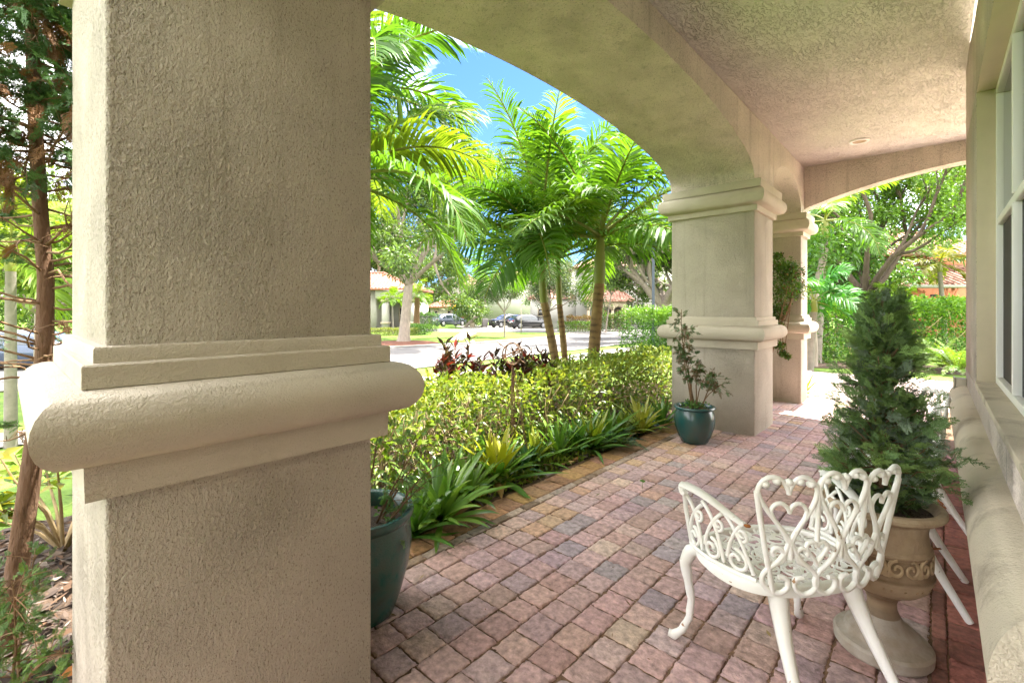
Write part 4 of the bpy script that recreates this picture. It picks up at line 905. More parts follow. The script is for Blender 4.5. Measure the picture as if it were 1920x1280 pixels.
# ------------------------------------------------------------------ the trees and shrubs close to the porch
def at_g(px, d, dz=0): x, y = bear(px, d); return (x, y, gz(x) + dz)
def leanto(px0, d0, px1, d1): a, b = bear(px0, d0), bear(px1, d1); return (b[0] - a[0], b[1] - a[1])
GP = 'palms in the bed beyond the hedge'
FC = ((.075, .16, .018), (.095, .19, .02), (.125, .205, .022), (.05, .12, .016))
g0 = at_g(1051, 8.0); palm(g0, 'left palm of the close trio, leaning left, golden green crown shaft', zat(556, 8.0) - g0[2], .072, 18, 2.5, leanto(1051, 8.0, 1020, 8.0), FC, GP, 1.15, seed=1, LL=.64, w=.044, nl=60, az0=2.2, elr=(.12, 1.45), dr=(.6, 1.15))
g0 = at_g(1064, 8.4); palm(g0, 'slimmest palm in the middle of the close trio', zat(560, 8.4) - g0[2], .056, 16, 2.4, leanto(1064, 8.4, 1049, 8.4), FC, GP, 1.0, seed=2, LL=.62, w=.044, nl=60, az0=.5, elr=(.15, 1.45), dr=(.6, 1.15))
g0 = at_g(1108, 7.5); palm(g0, 'thickest palm, right of the trio, trunk leaning to the right', zat(520, 7.5) - g0[2], .088, 18, 2.4, leanto(1108, 7.5, 1124, 7.5), FC, GP, .9, seed=3, LL=.62, w=.044, nl=60, az0=1.2, elr=(-.05, 1.45), dr=(.6, 1.15))
g0 = at_g(628, 5.0); palm(g0, 'low palm behind the near column, long fronds drooping across the street', zat(400, 5.0) - g0[2], .09, 17, 2.0, (0.05, 0), FC + ((.13, .19, .02),), GP, .55, seed=14, LL=.55, w=.04, nl=58, az0=.35)
g0 = at_g(640, 5.7); palm(g0, 'tall palm behind the near column, fronds hanging in the top of the arch', zat(235, 5.7) - g0[2], .10, 17, 2.0, (0.1, 0.1), FC, GP, .6, seed=25, LL=.58, w=.042, nl=58, az0=.9)

# thin reddish conifer at the left edge
tree_pts = [(8, 1235, 1.93), (30, 1080, 1.94), (52, 930, 1.94), (70, 800, 1.95), (84, 660, 1.95), (86, 520, 1.96), (76, 400, 1.97), (68, 260, 1.98), (62, 120, 1.98), (60, 0, 1.98), (58, -180, 2.0), (60, -330, 2.0)]
TP = np.array([pt(*q) for q in tree_pts]); b0 = TP[0].copy(); b0[2] = -.06
ct = empty('thin_conifer', b0, 'thin reddish trunked conifer with sparse twigs at the left edge', 'tree')
tr = MB(); tr.tube(TP - b0, [.040, .038, .036, .034, .031, .028, .026, .025, .024, .023, .021, .017], 10); 
fo = MB(); dead = MB(); Ps, Ds, Ss, Cs = [], [], [], []; tw = MB()
cum = np.linspace(0, len(TP) - 1, 400)
KR = np.random.default_rng(77)
for k in range(150):
    z = KR.uniform(.9, 3.2); i0 = int(np.clip(np.searchsorted(TP[:, 2], z) - 1, 0, len(TP) - 2)); f = (z - TP[i0, 2]) / (TP[i0 + 1, 2] - TP[i0, 2]); p = TP[i0] * (1 - f) + TP[i0 + 1] * f - b0
    a = KR.uniform(0, 2 * pi); L = KR.uniform(.18, .62); d = np.array([cos(a), sin(a), KR.uniform(-.25, .45)]); q = [p]
    for e in range(5): d = unit(d + KR.normal(0, .22, 3) + [0, 0, .04]); q.append(q[-1] + d * L / 5)
    q = np.array(q); tw.tube(q, np.linspace(.0058, .0016, 6), 5)
    lush = np.clip((z - 1.55) / .8, .05, 1)
    for e in range(int(4 + (30 + 34 * (z > 1.95)) * lush * L)):
        t = KR.uniform(.25, 1) * 4.99; j0 = int(t); b = q[j0] * (1 - t + j0) + q[j0 + 1] * (t - j0); dd = unit(d + KR.normal(0, .8, 3)); l = KR.uniform(.03, .13)
        tw.tube(np.array([b, b + dd * l * .6, b + dd * l + [0, 0, -.01]]), [.0018, .0012, .0008], 3)
        if KR.uniform() < .15 + .8 * lush:
            dry = KR.uniform() < .22
            for w in range(3): Ps.append(b + dd * l * KR.uniform(.4, 1)); Ds.append(dd + KR.normal(0, .4, 3) - [0, 0, .9 if dry else .1]); Ss.append(KR.uniform(.4, .85)); Cs.append(np.array((.20, .10, .04)) * KR.uniform(.7, 1.2) if dry else np.array((.075, .15, .05)) * KR.uniform(.7, 1.5))
tr.build('trunk', M['redbark'], ct, smooth=60); tw.build('twigs', M['twig'], ct)
sprays(fo, np.array(Ps), np.array(Ds), np.array(Ss), np.array(Cs)).build('foliage', M['needle'], ct)
ju = wispy('juniper_seedling', (*bear(12, 1.68), -.05), 'young juniper with prickly green sprays at the bottom left corner', [(.1, .1, .55, .2), (-.3, .2, .5, .15), (.45, .05, .42, .1), (.15, -.3, .62, .3)], 90, .38, [(.09, .17, .05), (.12, .20, .04)], cat='shrub')
ys_ = empty('leafy_shrub', (*bear(118, 2.75), -.03), 'yellow green leafy shrub with bare stems, left of the near column', 'shrub'); st = MB(); fo = MB()
for k in range(20):
    a = R.uniform(0, 2 * pi); H = R.uniform(.30, .72); q = np.array([[0, 0, 0], [.10 * cos(a), .10 * sin(a), H * .4], [.26 * cos(a), .26 * sin(a), H * .75], [.34 * cos(a), .34 * sin(a), H]]); st.tube(q, [.012, .009, .006, .004], 6)
    m = 15; P = q[2] + (q[3] - q[2]) * R.uniform(-.6, 1.1, (m, 1)); aa = R.uniform(0, 2 * pi, m); leaves(fo, P, np.stack([np.cos(aa), np.sin(aa), R.uniform(-.3, .7, m)], 1), R.uniform(.08, .14, m), .042, palette(m, [(.15, .21, .02), (.09, .16, .02), (.26, .24, .02)]), fold=.15)
st.build('stems', M['palewood'], ys_, smooth=60); fo.build('foliage', M['leaf'], ys_)
tag(litter(16, -2.75, -2.42, -.35, .2, [(.42, .17, .05), (.30, .2, .12)], s=(.03, .06), z=-.005).build('fallen_leaves', M['litter']), kind='stuff')
sprout = MB(); Pq = np.stack([R.uniform(-2.75, -2.42, 120), R.uniform(-.5, .2, 120), np.full(120, -.03)], 1); leaves(sprout, Pq, R.normal(0, .4, (120, 3)) + [0, 0, 1], R.uniform(.05, .12, 120), .008, palette(120, [(.08, .16, .03), (.12, .18, .03)])); tag(sprout.build('grass', M['leaf']), kind='stuff')

# leafy climber between the two far columns
bv = empty('climbing_shrub', (*bear(1436, 6.75), -.02), 'leafy green and bronze climbing shrub between the two far columns', 'shrub'); st = MB(); fo = MB(); base = np.array([*bear(1436, 6.75), -.02])
stem = np.array([pt(1438, 690, 6.75), pt(1452, 640, 6.75), pt(1467, 602, 6.75), pt(1483, 565, 6.75), pt(1489, 530, 6.75)]) - base; st.tube(np.concatenate([[[0, 0, 0]], stem]), [.024, .022, .02, .018, .013, .008], 7)
cen = [(1462, 500, .16), (1478, 520, .17), (1490, 545, .14), (1466, 545, .2), (1482, 505, .13), (1460, 580, .12), (1455, 600, .09), (1458, 480, .05), (1497, 535, .06), (1462, 648, .05), (1468, 662, .05), (1477, 668, .03)]
for (a, b, r) in cen:
    c = pt(a, b, 6.75 + R.normal(0, .12)) - base; m = int(430 * r / .15); P = c + sphere(m) * R.uniform(0, 1, (m, 1)) ** .7 * [r * 1.3, r * 1.3, r * 1.15]
    leaves(fo, P, R.normal(0, .7, (m, 3)) + unit(P - c) * .4, R.uniform(.03, .055, m), .026, palette(m, [(.06, .13, .02), (.09, .17, .02), (.05, .10, .02), (.15, .065, .03)], w=[.34, .32, .24, .1]))
    st.tube(np.array([stem[1 + R.integers(3)], c * .6 + stem[2] * .4, c]), [.007, .005, .003], 4)
st.build('stems', M['twig'], bv, smooth=60); fo.build('foliage', M['leaf'], bv)

# ------------------------------------------------------------------ seen through the far arch
CL = [(.085, .20, .02), (.06, .155, .018), (.11, .22, .025), (.045, .11, .018)]
ha, hb_ = bear(1490, 13.2), bear(1905, 15.0)
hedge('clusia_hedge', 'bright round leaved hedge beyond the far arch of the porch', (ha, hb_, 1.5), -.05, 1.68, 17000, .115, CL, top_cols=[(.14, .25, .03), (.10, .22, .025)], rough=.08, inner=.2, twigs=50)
tree((*bear(1622, 17.0), -.06), 'broad tree with a dark forked trunk behind the bright hedge', 7.8, 5.0, .21, 2.0, 26000, .14, [(.085, .17, .018), (.115, .21, .022), (.065, .13, .018)], seed=8, limbs=6, clump=.55, els=(.75, 1.3), name='shade_tree', bark='darkbark')
tree((*bear(1905, 21.0), -.06), 'tall yellow green tree over the orange house', 10.0, 5.5, .26, 4.6, 22000, .17, [(.12, .18, .03), (.16, .20, .035), (.08, .14, .02)], seed=4, limbs=6, clump=.7, els=(.6, 1.2), name='shade_tree', bark='darkbark')
tree((*bear(1575, 27.0), -.06), 'pale green tree far behind the forked tree, left of the far arch', 9.5, 6, .25, 3, 15000, .22, [(.10, .18, .03), (.08, .15, .03)], seed=5, clump=.9, name='shade_tree', bark='darkbark')
tree((*bear(1548, 19.5), -.06), 'round bushy tree low behind the left end of the bright hedge', 4.6, 3.2, .15, 1.2, 12000, .16, [(.06, .14, .03), (.08, .16, .03)], seed=6, clump=.6, name='shade_tree', bark='darkbark')
g0 = at_g(1531, 12.6, 0); palm(g0, 'grey trunked palm next to the farthest column', zat(440, 12.6) + .06, .105, 9, 1.9, leanto(1531, 12.6, 1546, 12.6), FC, None, .55, seed=31, rings=False, trunk='palepalm', LL=.55, w=.06, nl=40, elr=(-.6, .9))
g0 = at_g(1516, 10.9, 0); palm(g0, 'low green palm with hanging fronds half hidden by the farthest column', 1.5, .09, 9, 1.2, (.1, 0), ((.04, .15, .02), (.05, .16, .02)), None, .3, seed=32, rings=False, trunk='palepalm', LL=.5, w=.05, nl=40)
g0 = at_g(1772, 19.0, 0); palm(g0, 'young palm standing in front of the orange house', zat(505, 19) + .06, .085, 9, 1.7, leanto(1772, 19, 1762, 19), ((.09, .15, .025), (.12, .16, .02), (.15, .15, .02)), None, .4, seed=33, rings=False, trunk='palepalm', LL=.6, w=.07, nl=36, elr=(-.3, 1.2))
for k, (px, d, h, lb) in enumerate(((1672, 16.2, 1.75, 'tall stem of the slender areca clump behind the conifer'), (1652, 16.6, 1.3, 'short left stem of the slender areca clump behind the conifer'), (1684, 16.8, 1.35, 'short right stem of the slender areca clump behind the conifer'))):
    palm(at_g(px, d), lb, h, .045, 7, 1.0, (.1 * (k - 1), 0), ((.08, .16, .02), (.10, .17, .02)), 'slender areca palms', .3, seed=40 + k, rings=False, trunk='palepalm', LL=.45, w=.05, nl=32, elr=(.0, 1.35), name='areca_palm')
for px, d, lb, sd_ in ((1795, 10.4, 'yellow green feathery fern by the wall end', 1), (1765, 11.2, 'second feathery fern, left of the one at the wall end', 2)):
    f_ = empty('fern', (*bear(px, d), -.03), lb, 'fern'); mb = MB()
    for k in range(34): frond(mb, np.array([0, 0, .05]), k * 2.4, R.uniform(.3, 1.3), R.uniform(.6, .95), R.uniform(.5, 1.3), 30, .11, .02, [(.13, .21, .03), (.09, .17, .03)], hang=.2)
    mb.build('fronds', M['leaf'], f_)
tr = MB(); p = np.array([[0, 0, -.1], [.03, 0, .5], [.0, 0, 1.1], [.08, 0, 1.9], [.3, .1, 3.0]]); tk = empty('thin_tree', at_g(1521, 11.9), 'dark slim trunk standing beside the farthest column', 'tree'); tr.tube(p, [.15, .12, .11, .10, .06], 10).build('trunk', M['bark'], tk, smooth=60)
mb = MB(); m = 900; P = p[4] + sphere(m) * [.9, .9, .7] * R.uniform(.3, 1, (m, 1)); leaves(mb, P, R.normal(0, .7, (m, 3)), .12, .06, palette(m, [(.07, .15, .02), (.05, .12, .02)])); mb.build('crown', M['leaf'], tk)

# ------------------------------------------------------------------ houses across the street
def house(name, px, d, label, rz=0, z=-.8):
    return empty(name, (*bear(px, d), z), label, 'house', rz=TH + rz)
def hip(mb, x0, x1, y0, y1, z, h, o=.5, ridge=None, t=.12):
    """tiled hip roof with rounded tile courses"""
    x0, x1, y0, y1 = x0 - o, x1 + o, y0 - o, y1 + o; w = min(x1 - x0, y1 - y0) / 2
    if x1 - x0 >= y1 - y0: a, b = (x0 + w, (y0 + y1) / 2, z + h), (x1 - w, (y0 + y1) / 2, z + h)
    else: a, b = ((x0 + x1) / 2, y0 + w, z + h), ((x0 + x1) / 2, y1 - w, z + h)
    c = [(x0, y0, z), (x1, y0, z), (x1, y1, z), (x0, y1, z)]; cb = [(p[0], p[1], z - t) for p in c]
    mb.add(c + [a, b] + cb, [(0, 1, 5, 4), (1, 2, 5), (2, 3, 4, 5), (3, 0, 4)] if x1 - x0 >= y1 - y0 else [(0, 1, 4), (1, 2, 5, 4), (2, 3, 5), (3, 0, 4, 5)])
    mb.add(c + cb, [(0, 4, 5, 1), (1, 5, 6, 2), (2, 6, 7, 3), (3, 7, 4, 0), (7, 6, 5, 4)])
    A, B = np.array(a), np.array(b)
    def face(e0, e1, t0, t1):   # barrel ribs running up the slope
        e0, e1, t0, t1 = map(np.array, (e0, e1, t0, t1)); L = np.linalg.norm(e1 - e0); n = max(3, int(L / .34))
        for k in range(n + 1):
            f = k / n; p = e0 + (e1 - e0) * f; ax_ = unit(e1 - e0); up = unit((t0 + t1) / 2 - (e0 + e1) / 2 - ax_ * (((t0 + t1) / 2 - (e0 + e1) / 2) @ ax_)); H = np.linalg.norm((t0 + t1) / 2 - (e0 + e1) / 2)
            s = f * L; s0, s1 = (t0 - e0) @ ax_, (t1 - e0) @ ax_
            q = 1.0 if s0 <= s <= s1 else (s / s0 if s < s0 else (L - s) / (L - s1))
            if q > .04: mb.tube(np.array([p + [0, 0, .015], p + up * np.linalg.norm(t0 - e0 - ax_ * s0) * q + [0, 0, .015]]), .085, 6)
    C = [np.array(v) for v in c]
    face(C[0], C[1], A if x1 - x0 >= y1 - y0 else A, B if x1 - x0 >= y1 - y0 else A)
    face(C[1], C[2], B if x1 - x0 >= y1 - y0 else A, B); face(C[3], C[0], B if x1 - x0 < y1 - y0 else A, A)
    for p, q in ((C[0], A), (C[1], B if x1 - x0 >= y1 - y0 else A)): mb.tube(np.array([p + [0, 0, .05], q + [0, 0, .08]]), .11, 6)
    mb.tube(np.array([A, B + 1e-4]) + [0, 0, .08], .12, 6)
    return mb
def window(par, x0, x1, z0, z1, y, bars=1, arch=False, frame='wallcream', fw=.10):
    f = MB().box(x0 - fw, x0, y - .07, y + .02, z0 - fw, z1 + fw).box(x1, x1 + fw, y - .07, y + .02, z0 - fw, z1 + fw).box(x0, x1, y - .07, y + .02, z1, z1 + fw).box(x0, x1, y - .09, y + .02, z0 - fw, z0)
    for k in range(1, bars + 1): zz = z0 + (z1 - z0) * k / (bars + 1); f.box(x0, x1, y - .045, y - .012, zz - .025, zz + .025)
    if arch:
        a = np.linspace(0, pi, 13); cx = (x0 + x1) / 2; r = (x1 - x0) / 2 + fw / 2; f.tube(np.stack([cx + r * np.cos(a), np.full(13, y - .03), z1 + fw + r * .8 * np.sin(a)], 1), .06, 4)
    o = f.build('window', M[frame], par); MB().box(x0, x1, y - .012, y + .01, z0, z1).build('pane', M['glass'], o); return o
def archfront(x0, x1, n, z0, zs, zt, y, th=.35, cw=.3):
    """front wall of n round arches on square posts"""
    mb = MB(); w = (x1 - x0 - cw) / n
    for k in range(n + 1): mb.box(x0 + k * w, x0 + k * w + cw, y, y + th, z0, zs)
    pts = []
    for k in range(n):
        a = x0 + k * w + cw; b = x0 + (k + 1) * w; pts += [(x0 + k * w, zs), (a, zs)] + [((a + b) / 2 - (b - a) / 2 * cos(t), zs + (b - a) * .42 * sin(t)) for t in np.linspace(.02, pi - .02, 14)] + [(b, zs)]
    pts.append((x1, zs)); V = []
    for x, z in pts: V += [(x, y, z), (x, y + th, z), (x, y + th, zt), (x, y, zt)]
    mb.add(V, [(k * 4 + b, k * 4 + 4 + b, k * 4 + 4 + (b + 1) % 4, k * 4 + (b + 1) % 4) for k in range(len(pts) - 1) for b in range(4)])
    return mb

# white two storey house with an arched portico
h = house('white_house', 1150, 52, 'white two storey house with an arched portico under red tiles, across the street')
S = 52 / F_PX; X = lambda p: (p - 1150) * S
Z = lambda y: zat(y, 52) + .8
MB().box(X(1086), X(1170), 2.2, 9, 0, 7.0).box(X(1170), X(1420), .6, 9, 0, 7.0).box(X(1000), X(1086), 2.6, 9, 0, 3.5).build('wall', M['wallwhite'], h)
hip(MB(), X(1086), X(1420), .6, 9, 7.05, 1.9).build('roof', M['tile3'], h, smooth=40)
hip(MB(), X(1000), X(1085), 2.6, 9, 3.55, 1.3, .3).build('roof', M['tile3'], h, smooth=40)
archfront(X(1100), X(1172), 3, 0, 2.05, 3.05, -.4, .35, .28).box(X(1100), X(1172), -.41, -.05, 2.98, 3.06).build('portico', M['wallcream'], h)
hip(MB(), X(1100), X(1180), -.4, 1.9, 3.2, 1.35, .35).build('roof', M['tile3'], h, smooth=40)
MB().box(X(1148), X(1156), 2.13, 2.19, .1, 2.3).box(X(1122), X(1136), 2.13, 2.19, .1, 2.4).build('door', M['dark'], h)
for a, b, c, e, yy in ((1098, 1102, 540, 525, 2.2), (1153, 1165, 538, 528, 2.2), (1178.5, 1184, 543, 523, .6), (1198, 1206, 543, 526, .6), (1178, 1184, 586, 573, .6), (1197, 1203, 584, 573, .6), (1211, 1217, 584, 573, .6), (1012, 1022, 592, 580, 2.6), (1235, 1250, 545, 526, .6)):
    window(h, X(a), X(b), Z(c), Z(e), yy)

# sage green garage house
h = house('garage_house', 850, 66, 'low sage house with a brown garage door and red tiled roof')
S = 66 / F_PX; X = lambda p: (p - 850) * S; Z = lambda y: zat(y, 66) + .8
gw = MB().box(X(807), X(858), 0, 7, 0, Z(577)).box(X(858), X(861), -.5, 7, 0, Z(579)).box(X(879), X(888), -.5, 7, 0, Z(579)).box(X(861), X(879), -.5, 7, Z(584), Z(579)); gw.build('wall', M['wallgreen'], h)
MB().box(X(858) - .03, X(861.3), -.58, -.45, 0, Z(579)).box(X(878.7), X(882), -.58, -.45, 0, Z(579)).box(X(861.3), X(878.7), -.58, -.45, Z(584), Z(579)).box(X(806), X(857.5), -.12, -.002, Z(578.5), Z(575)).build('trim', M['wallcream'], h)
gd = MB()
for k in range(4): gd.box(X(861.3), X(878.7), -.40 - .012 * (k % 2), -.3, .05 + k * .55, .05 + k * .55 + .535)
gd.build('garage_door', M['garage'], h)
hip(MB(), X(806), X(888), -.3, 7, Z(575), 1.25, .45).build('roof', M['tile'], h, smooth=40)
hip(MB(), X(845), X(892), 6.2, 12, Z(530), 1.6, .4).build('roof', M['tile2'], h, smooth=40); MB().box(X(836), X(892), 6.2, 12, Z(566), Z(531)).build('upper_wall', M['wallwhite'], h)
window(h, X(838), X(852), Z(562), Z(550), 6.2)
for a, b in ((815, 820.5), (840, 845)): window(h, X(a), X(b), Z(594), Z(583), 0, arch=True)
for a in (856, 884): q = MB().box(X(a) - .12, X(a) + .12, -.78, -.52, 1.75, 2.15).lathe([(.001, .55), (.14, .36), (.001, .36)], (X(a), -.65, 1.8), 8).build('wall_lamp', M['black'], h)

h = house('pink_roof_house', 965, 82, 'far house showing a pinkish tiled roof between the palms')
S = 82 / F_PX; X = lambda p: (p - 965) * S; Z = lambda y: zat(y, 82) + .8
MB().box(X(900), X(1020), 0, 10, 0, Z(533)).build('wall', M['wallwhite'], h); hip(MB(), X(900), X(1020), 0, 10, Z(532), 2.9, .6).build('roof', M['tile2'], h, smooth=40)
for a in (910, 935, 960): window(h, X(a), X(a + 10), Z(556), Z(542), 0)

h = house('portico_house', 735, 46, 'pale house with square porch columns behind the grey oak trunk')
S = 46 / F_PX; X = lambda p: (p - 735) * S; Z = lambda y: zat(y, 46) + .8
MB().box(X(560), X(704), .2, 8, 0, 4.2).box(X(712), X(776), 3.2, 8, 0, 3.0).build('wall', M['wallgrey'], h)
pc = MB().box(X(704.2), X(776), -.1, 3.1, Z(560), 4.2)
pc.build('portico', M['wallgrey'], h)
for a in (716, 763): 
    c = MB().box(X(a) - .02, X(a) + .62, 0, .6, 0, Z(560) - .01).build('column', M['wallgrey'], h); MB().box(X(a) - .12, X(a) + .72, -.1, .7, .75, .95).box(X(a) - .1, X(a) + .7, -.08, .68, Z(566), Z(560) - .02).build('band', M['wallcream'], c)
MB().box(X(705), X(711), 3.1, 3.19, .1, 2.4).build('door', M['dark'], h)
hip(MB(), X(560), X(776), -.1, 8, 4.25, 1.8, .5).build('roof', M['tile'], h, smooth=40)
window(h, X(735), X(752), .9, 2.3, 3.2)

# orange house beyond the right hedge
h = house('orange_house', 1760, 25, 'orange rendered house with a tiled lower roof and balcony, seen past the wall end', z=-.06)
S = 25 / F_PX; X = lambda p: (p - 1760) * S; Z = lambda y: zat(y, 25) + .06
MB().box(X(1700), X(1960), 0, 3, 0, Z(538)).box(X(1706), X(1716), 2.4, 9, Z(530), Z(470)).box(X(1775), X(1960), 2.4, 9, Z(530), Z(470)).box(X(1716), X(1775), 4.2, 9, Z(530), Z(470)).build('wall', M['orange'], h)
hip(MB(), X(1700), X(1960), 0, 4.4, Z(536), 1.15, .35).build('roof', M['tile3'], h, smooth=40)
MB().box(X(1695), X(1965), -.42, -.36, Z(540), Z(534.5)).build('fascia', M['wallwhite'], h)
hip(MB(), X(1706), X(1960), 2.4, 9, Z(468), 2.0, .6).build('roof', M['tile2'], h, smooth=40)
ba = MB().box(X(1714), X(1778), 2.3, 2.36, Z(499), Z(497)).box(X(1714), X(1778), 2.3, 2.36, Z(512), Z(511))
for k in range(18): ba.box(X(1714) + k * .105, X(1714) + k * .105 + .025, 2.31, 2.35, Z(512), Z(498))
ba.build('balcony_railing', M['black'], h); window(h, X(1724), X(1764), Z(515), Z(487), 4.2, frame='peach'); window(h, X(1800), X(1830), Z(505), Z(480), 2.4, frame='peach')
MB().box(X(1744), X(1757), -.04, .0, Z(556), Z(552)).build('vent', M['dark'], h)

# ------------------------------------------------------------------ street trees and hedges
OAK = [(.085, .145, .03), (.065, .115, .028), (.11, .17, .035), (.05, .085, .025)]
GREY = [(.085, .12, .06), (.11, .145, .075), (.065, .095, .045)]
sx = lambda py: (EYE + .8) * F_PX / (py - HY)
tree((*bear(757, 32), -.8), 'big oak with a thick pale grey trunk across the street', 13, 8.5, .36, 4.2, 38000, .26, OAK, seed=11, limbs=8, clump=.95, lean=(.2, .3), name='oak_tree')
tree((*bear(1243, 33), -.8), 'spreading oak with forked limbs behind the blue lamp pole', 9.0, 8, .50, 2.6, 30000, .24, OAK, seed=12, limbs=8, clump=.85, name='oak_tree')
tree((*bear(946, 37), -.8), 'small street tree with a thin stem on the lawn island', 5.0, 2.5, .07, 2.1, 7000, .15, GREY, seed=13, limbs=6, clump=.55, name='street_tree')
tree((*bear(1028, 47), -.8), 'round grey green tree in front of the white house', 7.0, 4.8, .13, 2.1, 14000, .22, GREY, seed=14, limbs=7, clump=.85, name='street_tree')
tree((*bear(1135, 44), -.8), 'slender leaning tree in front of the white portico', 6.6, 2.4, .07, 3.8, 4500, .2, OAK, seed=15, limbs=5, clump=.6, lean=(.5, .3), name='street_tree')
tree((*bear(872, 57), -.8), 'bushy tree between the garage house and the grey bin', 6.0, 4.2, .18, 1.8, 9000, .26, OAK, seed=16, clump=.9, name='street_tree', lean=(1.6, 1.2))
tree((*bear(815, 75), -.8), 'tall tree rising behind the garage house', 14, 8, .3, 4, 14000, .42, OAK, seed=17, clump=1.4, name='street_tree')
tree((*bear(690, 58), -.8), 'tree behind the pale portico house', 13, 8, .3, 4, 12000, .4, OAK, seed=18, clump=1.3, name='street_tree')
tree((*bear(1330, 62), -.8), 'tall tree right of the white house, mostly behind the far column', 13, 8, .3, 4, 9000, .4, OAK, seed=19, clump=1.3, name='street_tree')
tree((*bear(1000, 66), -.8), 'leafy tree rising between the black cars and the pink roofed house', 9.5, 5.5, .22, 3.4, 15000, .26, OAK, seed=24, clump=.95, name='street_tree')
tree((*bear(1030, 98), -.8), 'distant tree between the two pale houses', 12, 9, .3, 4, 9000, .5, OAK, seed=20, clump=1.6, name='street_tree')
tree((*bear(60, 34), -.8), 'bright tree behind the parked blue car', 9, 6, .25, 2.6, 14000, .27, [(.11, .19, .03), (.08, .15, .03), (.15, .22, .03)], seed=21, clump=.9, name='street_tree')
tree((*bear(75, 11.0), gz(bear(75, 11.0)[0])), 'leafy yellow green street tree standing behind the thin conifer', 10.5, 3.6, .12, 2.2, 34000, .13, [(.13, .20, .03), (.10, .17, .03), (.18, .23, .035)], seed=23, clump=.7, name='street_tree')
tree((*bear(-60, 27), -.8), 'second bright tree at the far left, across the street', 8, 5, .2, 2.2, 9000, .25, [(.12, .20, .03), (.09, .16, .03)], seed=22, clump=.8, name='street_tree')
g0 = (*bear(781, 44), -.8); palm(g0, 'palm with a rough red brown trunk beside the pale portico', 3.4, .26, 10, 1.9, (.1, 0), ((.09, .16, .02), (.12, .18, .02)), None, .3, seed=51, rings=True, trunk='redbark', LL=.6, w=.09, nl=26, hang=.4)
g0 = (*bear(737, 41), -.8); palm(g0, 'thin young palm in front of the pale portico', 3.0, .07, 8, 1.5, (-.15, 0), ((.12, .2, .02), (.10, .18, .02)), None, .3, seed=52, rings=False, trunk='palepalm', LL=.5, w=.09, nl=24, hang=.4)
g0 = (*bear(20, 7.4), gz(bear(20, 7.4)[0])); palm(g0, 'yellow green palm behind the thin conifer', 2.9, .07, 9, 1.6, (.1, 0), ((.16, .21, .02), (.12, .19, .02)), None, .4, seed=53, rings=False, trunk='palepalm', LL=.5, w=.05, nl=40)
YH = [(.17, .20, .05), (.13, .17, .035), (.20, .21, .07)]; GH = [(.06, .13, .02), (.08, .16, .025), (.04, .10, .02)]
def hedge_px(name, label, pa, da, pb, db, wd, ytop, n, leaf, cols, **k): return hedge(name, label, (bear(pa, da), bear(pb, db), wd), -.8, zat(ytop, (da + db) / 2), n, leaf, cols, **k)
hedge_px('clipped_hedge', 'low clipped yellow hedge beside the oak trunk', 640, 38, 781, 40, 1.2, 615.5, 4500, .12, YH)
hedge_px('clipped_hedge', 'rounded green bush right of the yellow hedge', 772, 40, 804, 41, 1.5, 609, 2200, .12, GH, shrink=.4)
hedge_px('clipped_hedge', 'dark hedge block at the corner of the black railing', 778, 47, 818, 46, 1.2, 588, 3000, .14, GH)
hedge_px('clipped_hedge', 'big glossy box hedge behind the blue lamp pole', 1184, 25.6, 1330, 27.5, 2.4, 581, 12000, .16, [(.07, .16, .02), (.09, .19, .025), (.045, .11, .02)], top_cols=[(.12, .22, .03)], mat_='leaf')
hedge_px('clipped_hedge', 'red brown hedge under the white house portico', 1062, 48, 1108, 48, .8, 593, 2200, .13, [(.16, .07, .03), (.13, .08, .02), (.10, .10, .02)])
hedge_px('clipped_hedge', 'low bright green hedge in front of the red brown one', 1046, 46, 1110, 46, .8, 603.5, 2500, .13, [(.10, .19, .025), (.08, .16, .02)])
hedge_px('clipped_hedge', 'green shrubs right of the white portico', 1124, 47, 1182, 46.5, 1.2, 590, 3000, .16, GH + [(.12, .05, .03)], rough=.3)
hedge_px('clipped_hedge', 'yellow green hedge beside the brown garage door', 871, 58, 906, 58, 1.3, 596, 2200, .15, [(.12, .18, .03), (.10, .16, .03)])
hedge_px('clipped_hedge', 'long bright hedge behind the parked blue car', -140, 27, 190, 31, 2.0, 560, 9000, .2, [(.10, .19, .025), (.14, .22, .03), (.07, .14, .02)])

fn = empty('iron_fence', (*bear(788, 45.4), -.8), 'black iron railing by the dark hedge block', 'fence', rz=TH)
mb = MB().box(-.2, 1.7, 0, .04, 1.45, 1.5).box(-.2, 1.7, 0, .04, .2, .25)
for k in range(15): mb.box(-.2 + k * .13, -.175 + k * .13, .005, .035, 0, 1.6)
mb.build('railing', M['black'], fn)

# far wood that closes the view
n = 42000; ang = R.uniform(-1.35, 1.75, n) ; rad = R.uniform(112, 128, n); hgt = 7 + 3 * np.sin(ang * 9) + 2.2 * np.sin(ang * 23 + 1) + 1.2 * np.sin(ang * 57); zz = -.8 + hgt * R.uniform(0, 1, n) ** .8
P = np.stack([-np.sin(ang + TH) * rad, np.cos(ang + TH) * rad, zz], 1); mb = MB(); leaves(mb, P, R.normal(0, .8, (n, 3)), R.uniform(.9, 1.9, n), .9, palette(n, OAK) * (.8 + .3 * np.sin(ang * 31))[:, None]); wood = mb.build('far_woods', M['leaf']); tag(wood, kind='stuff')

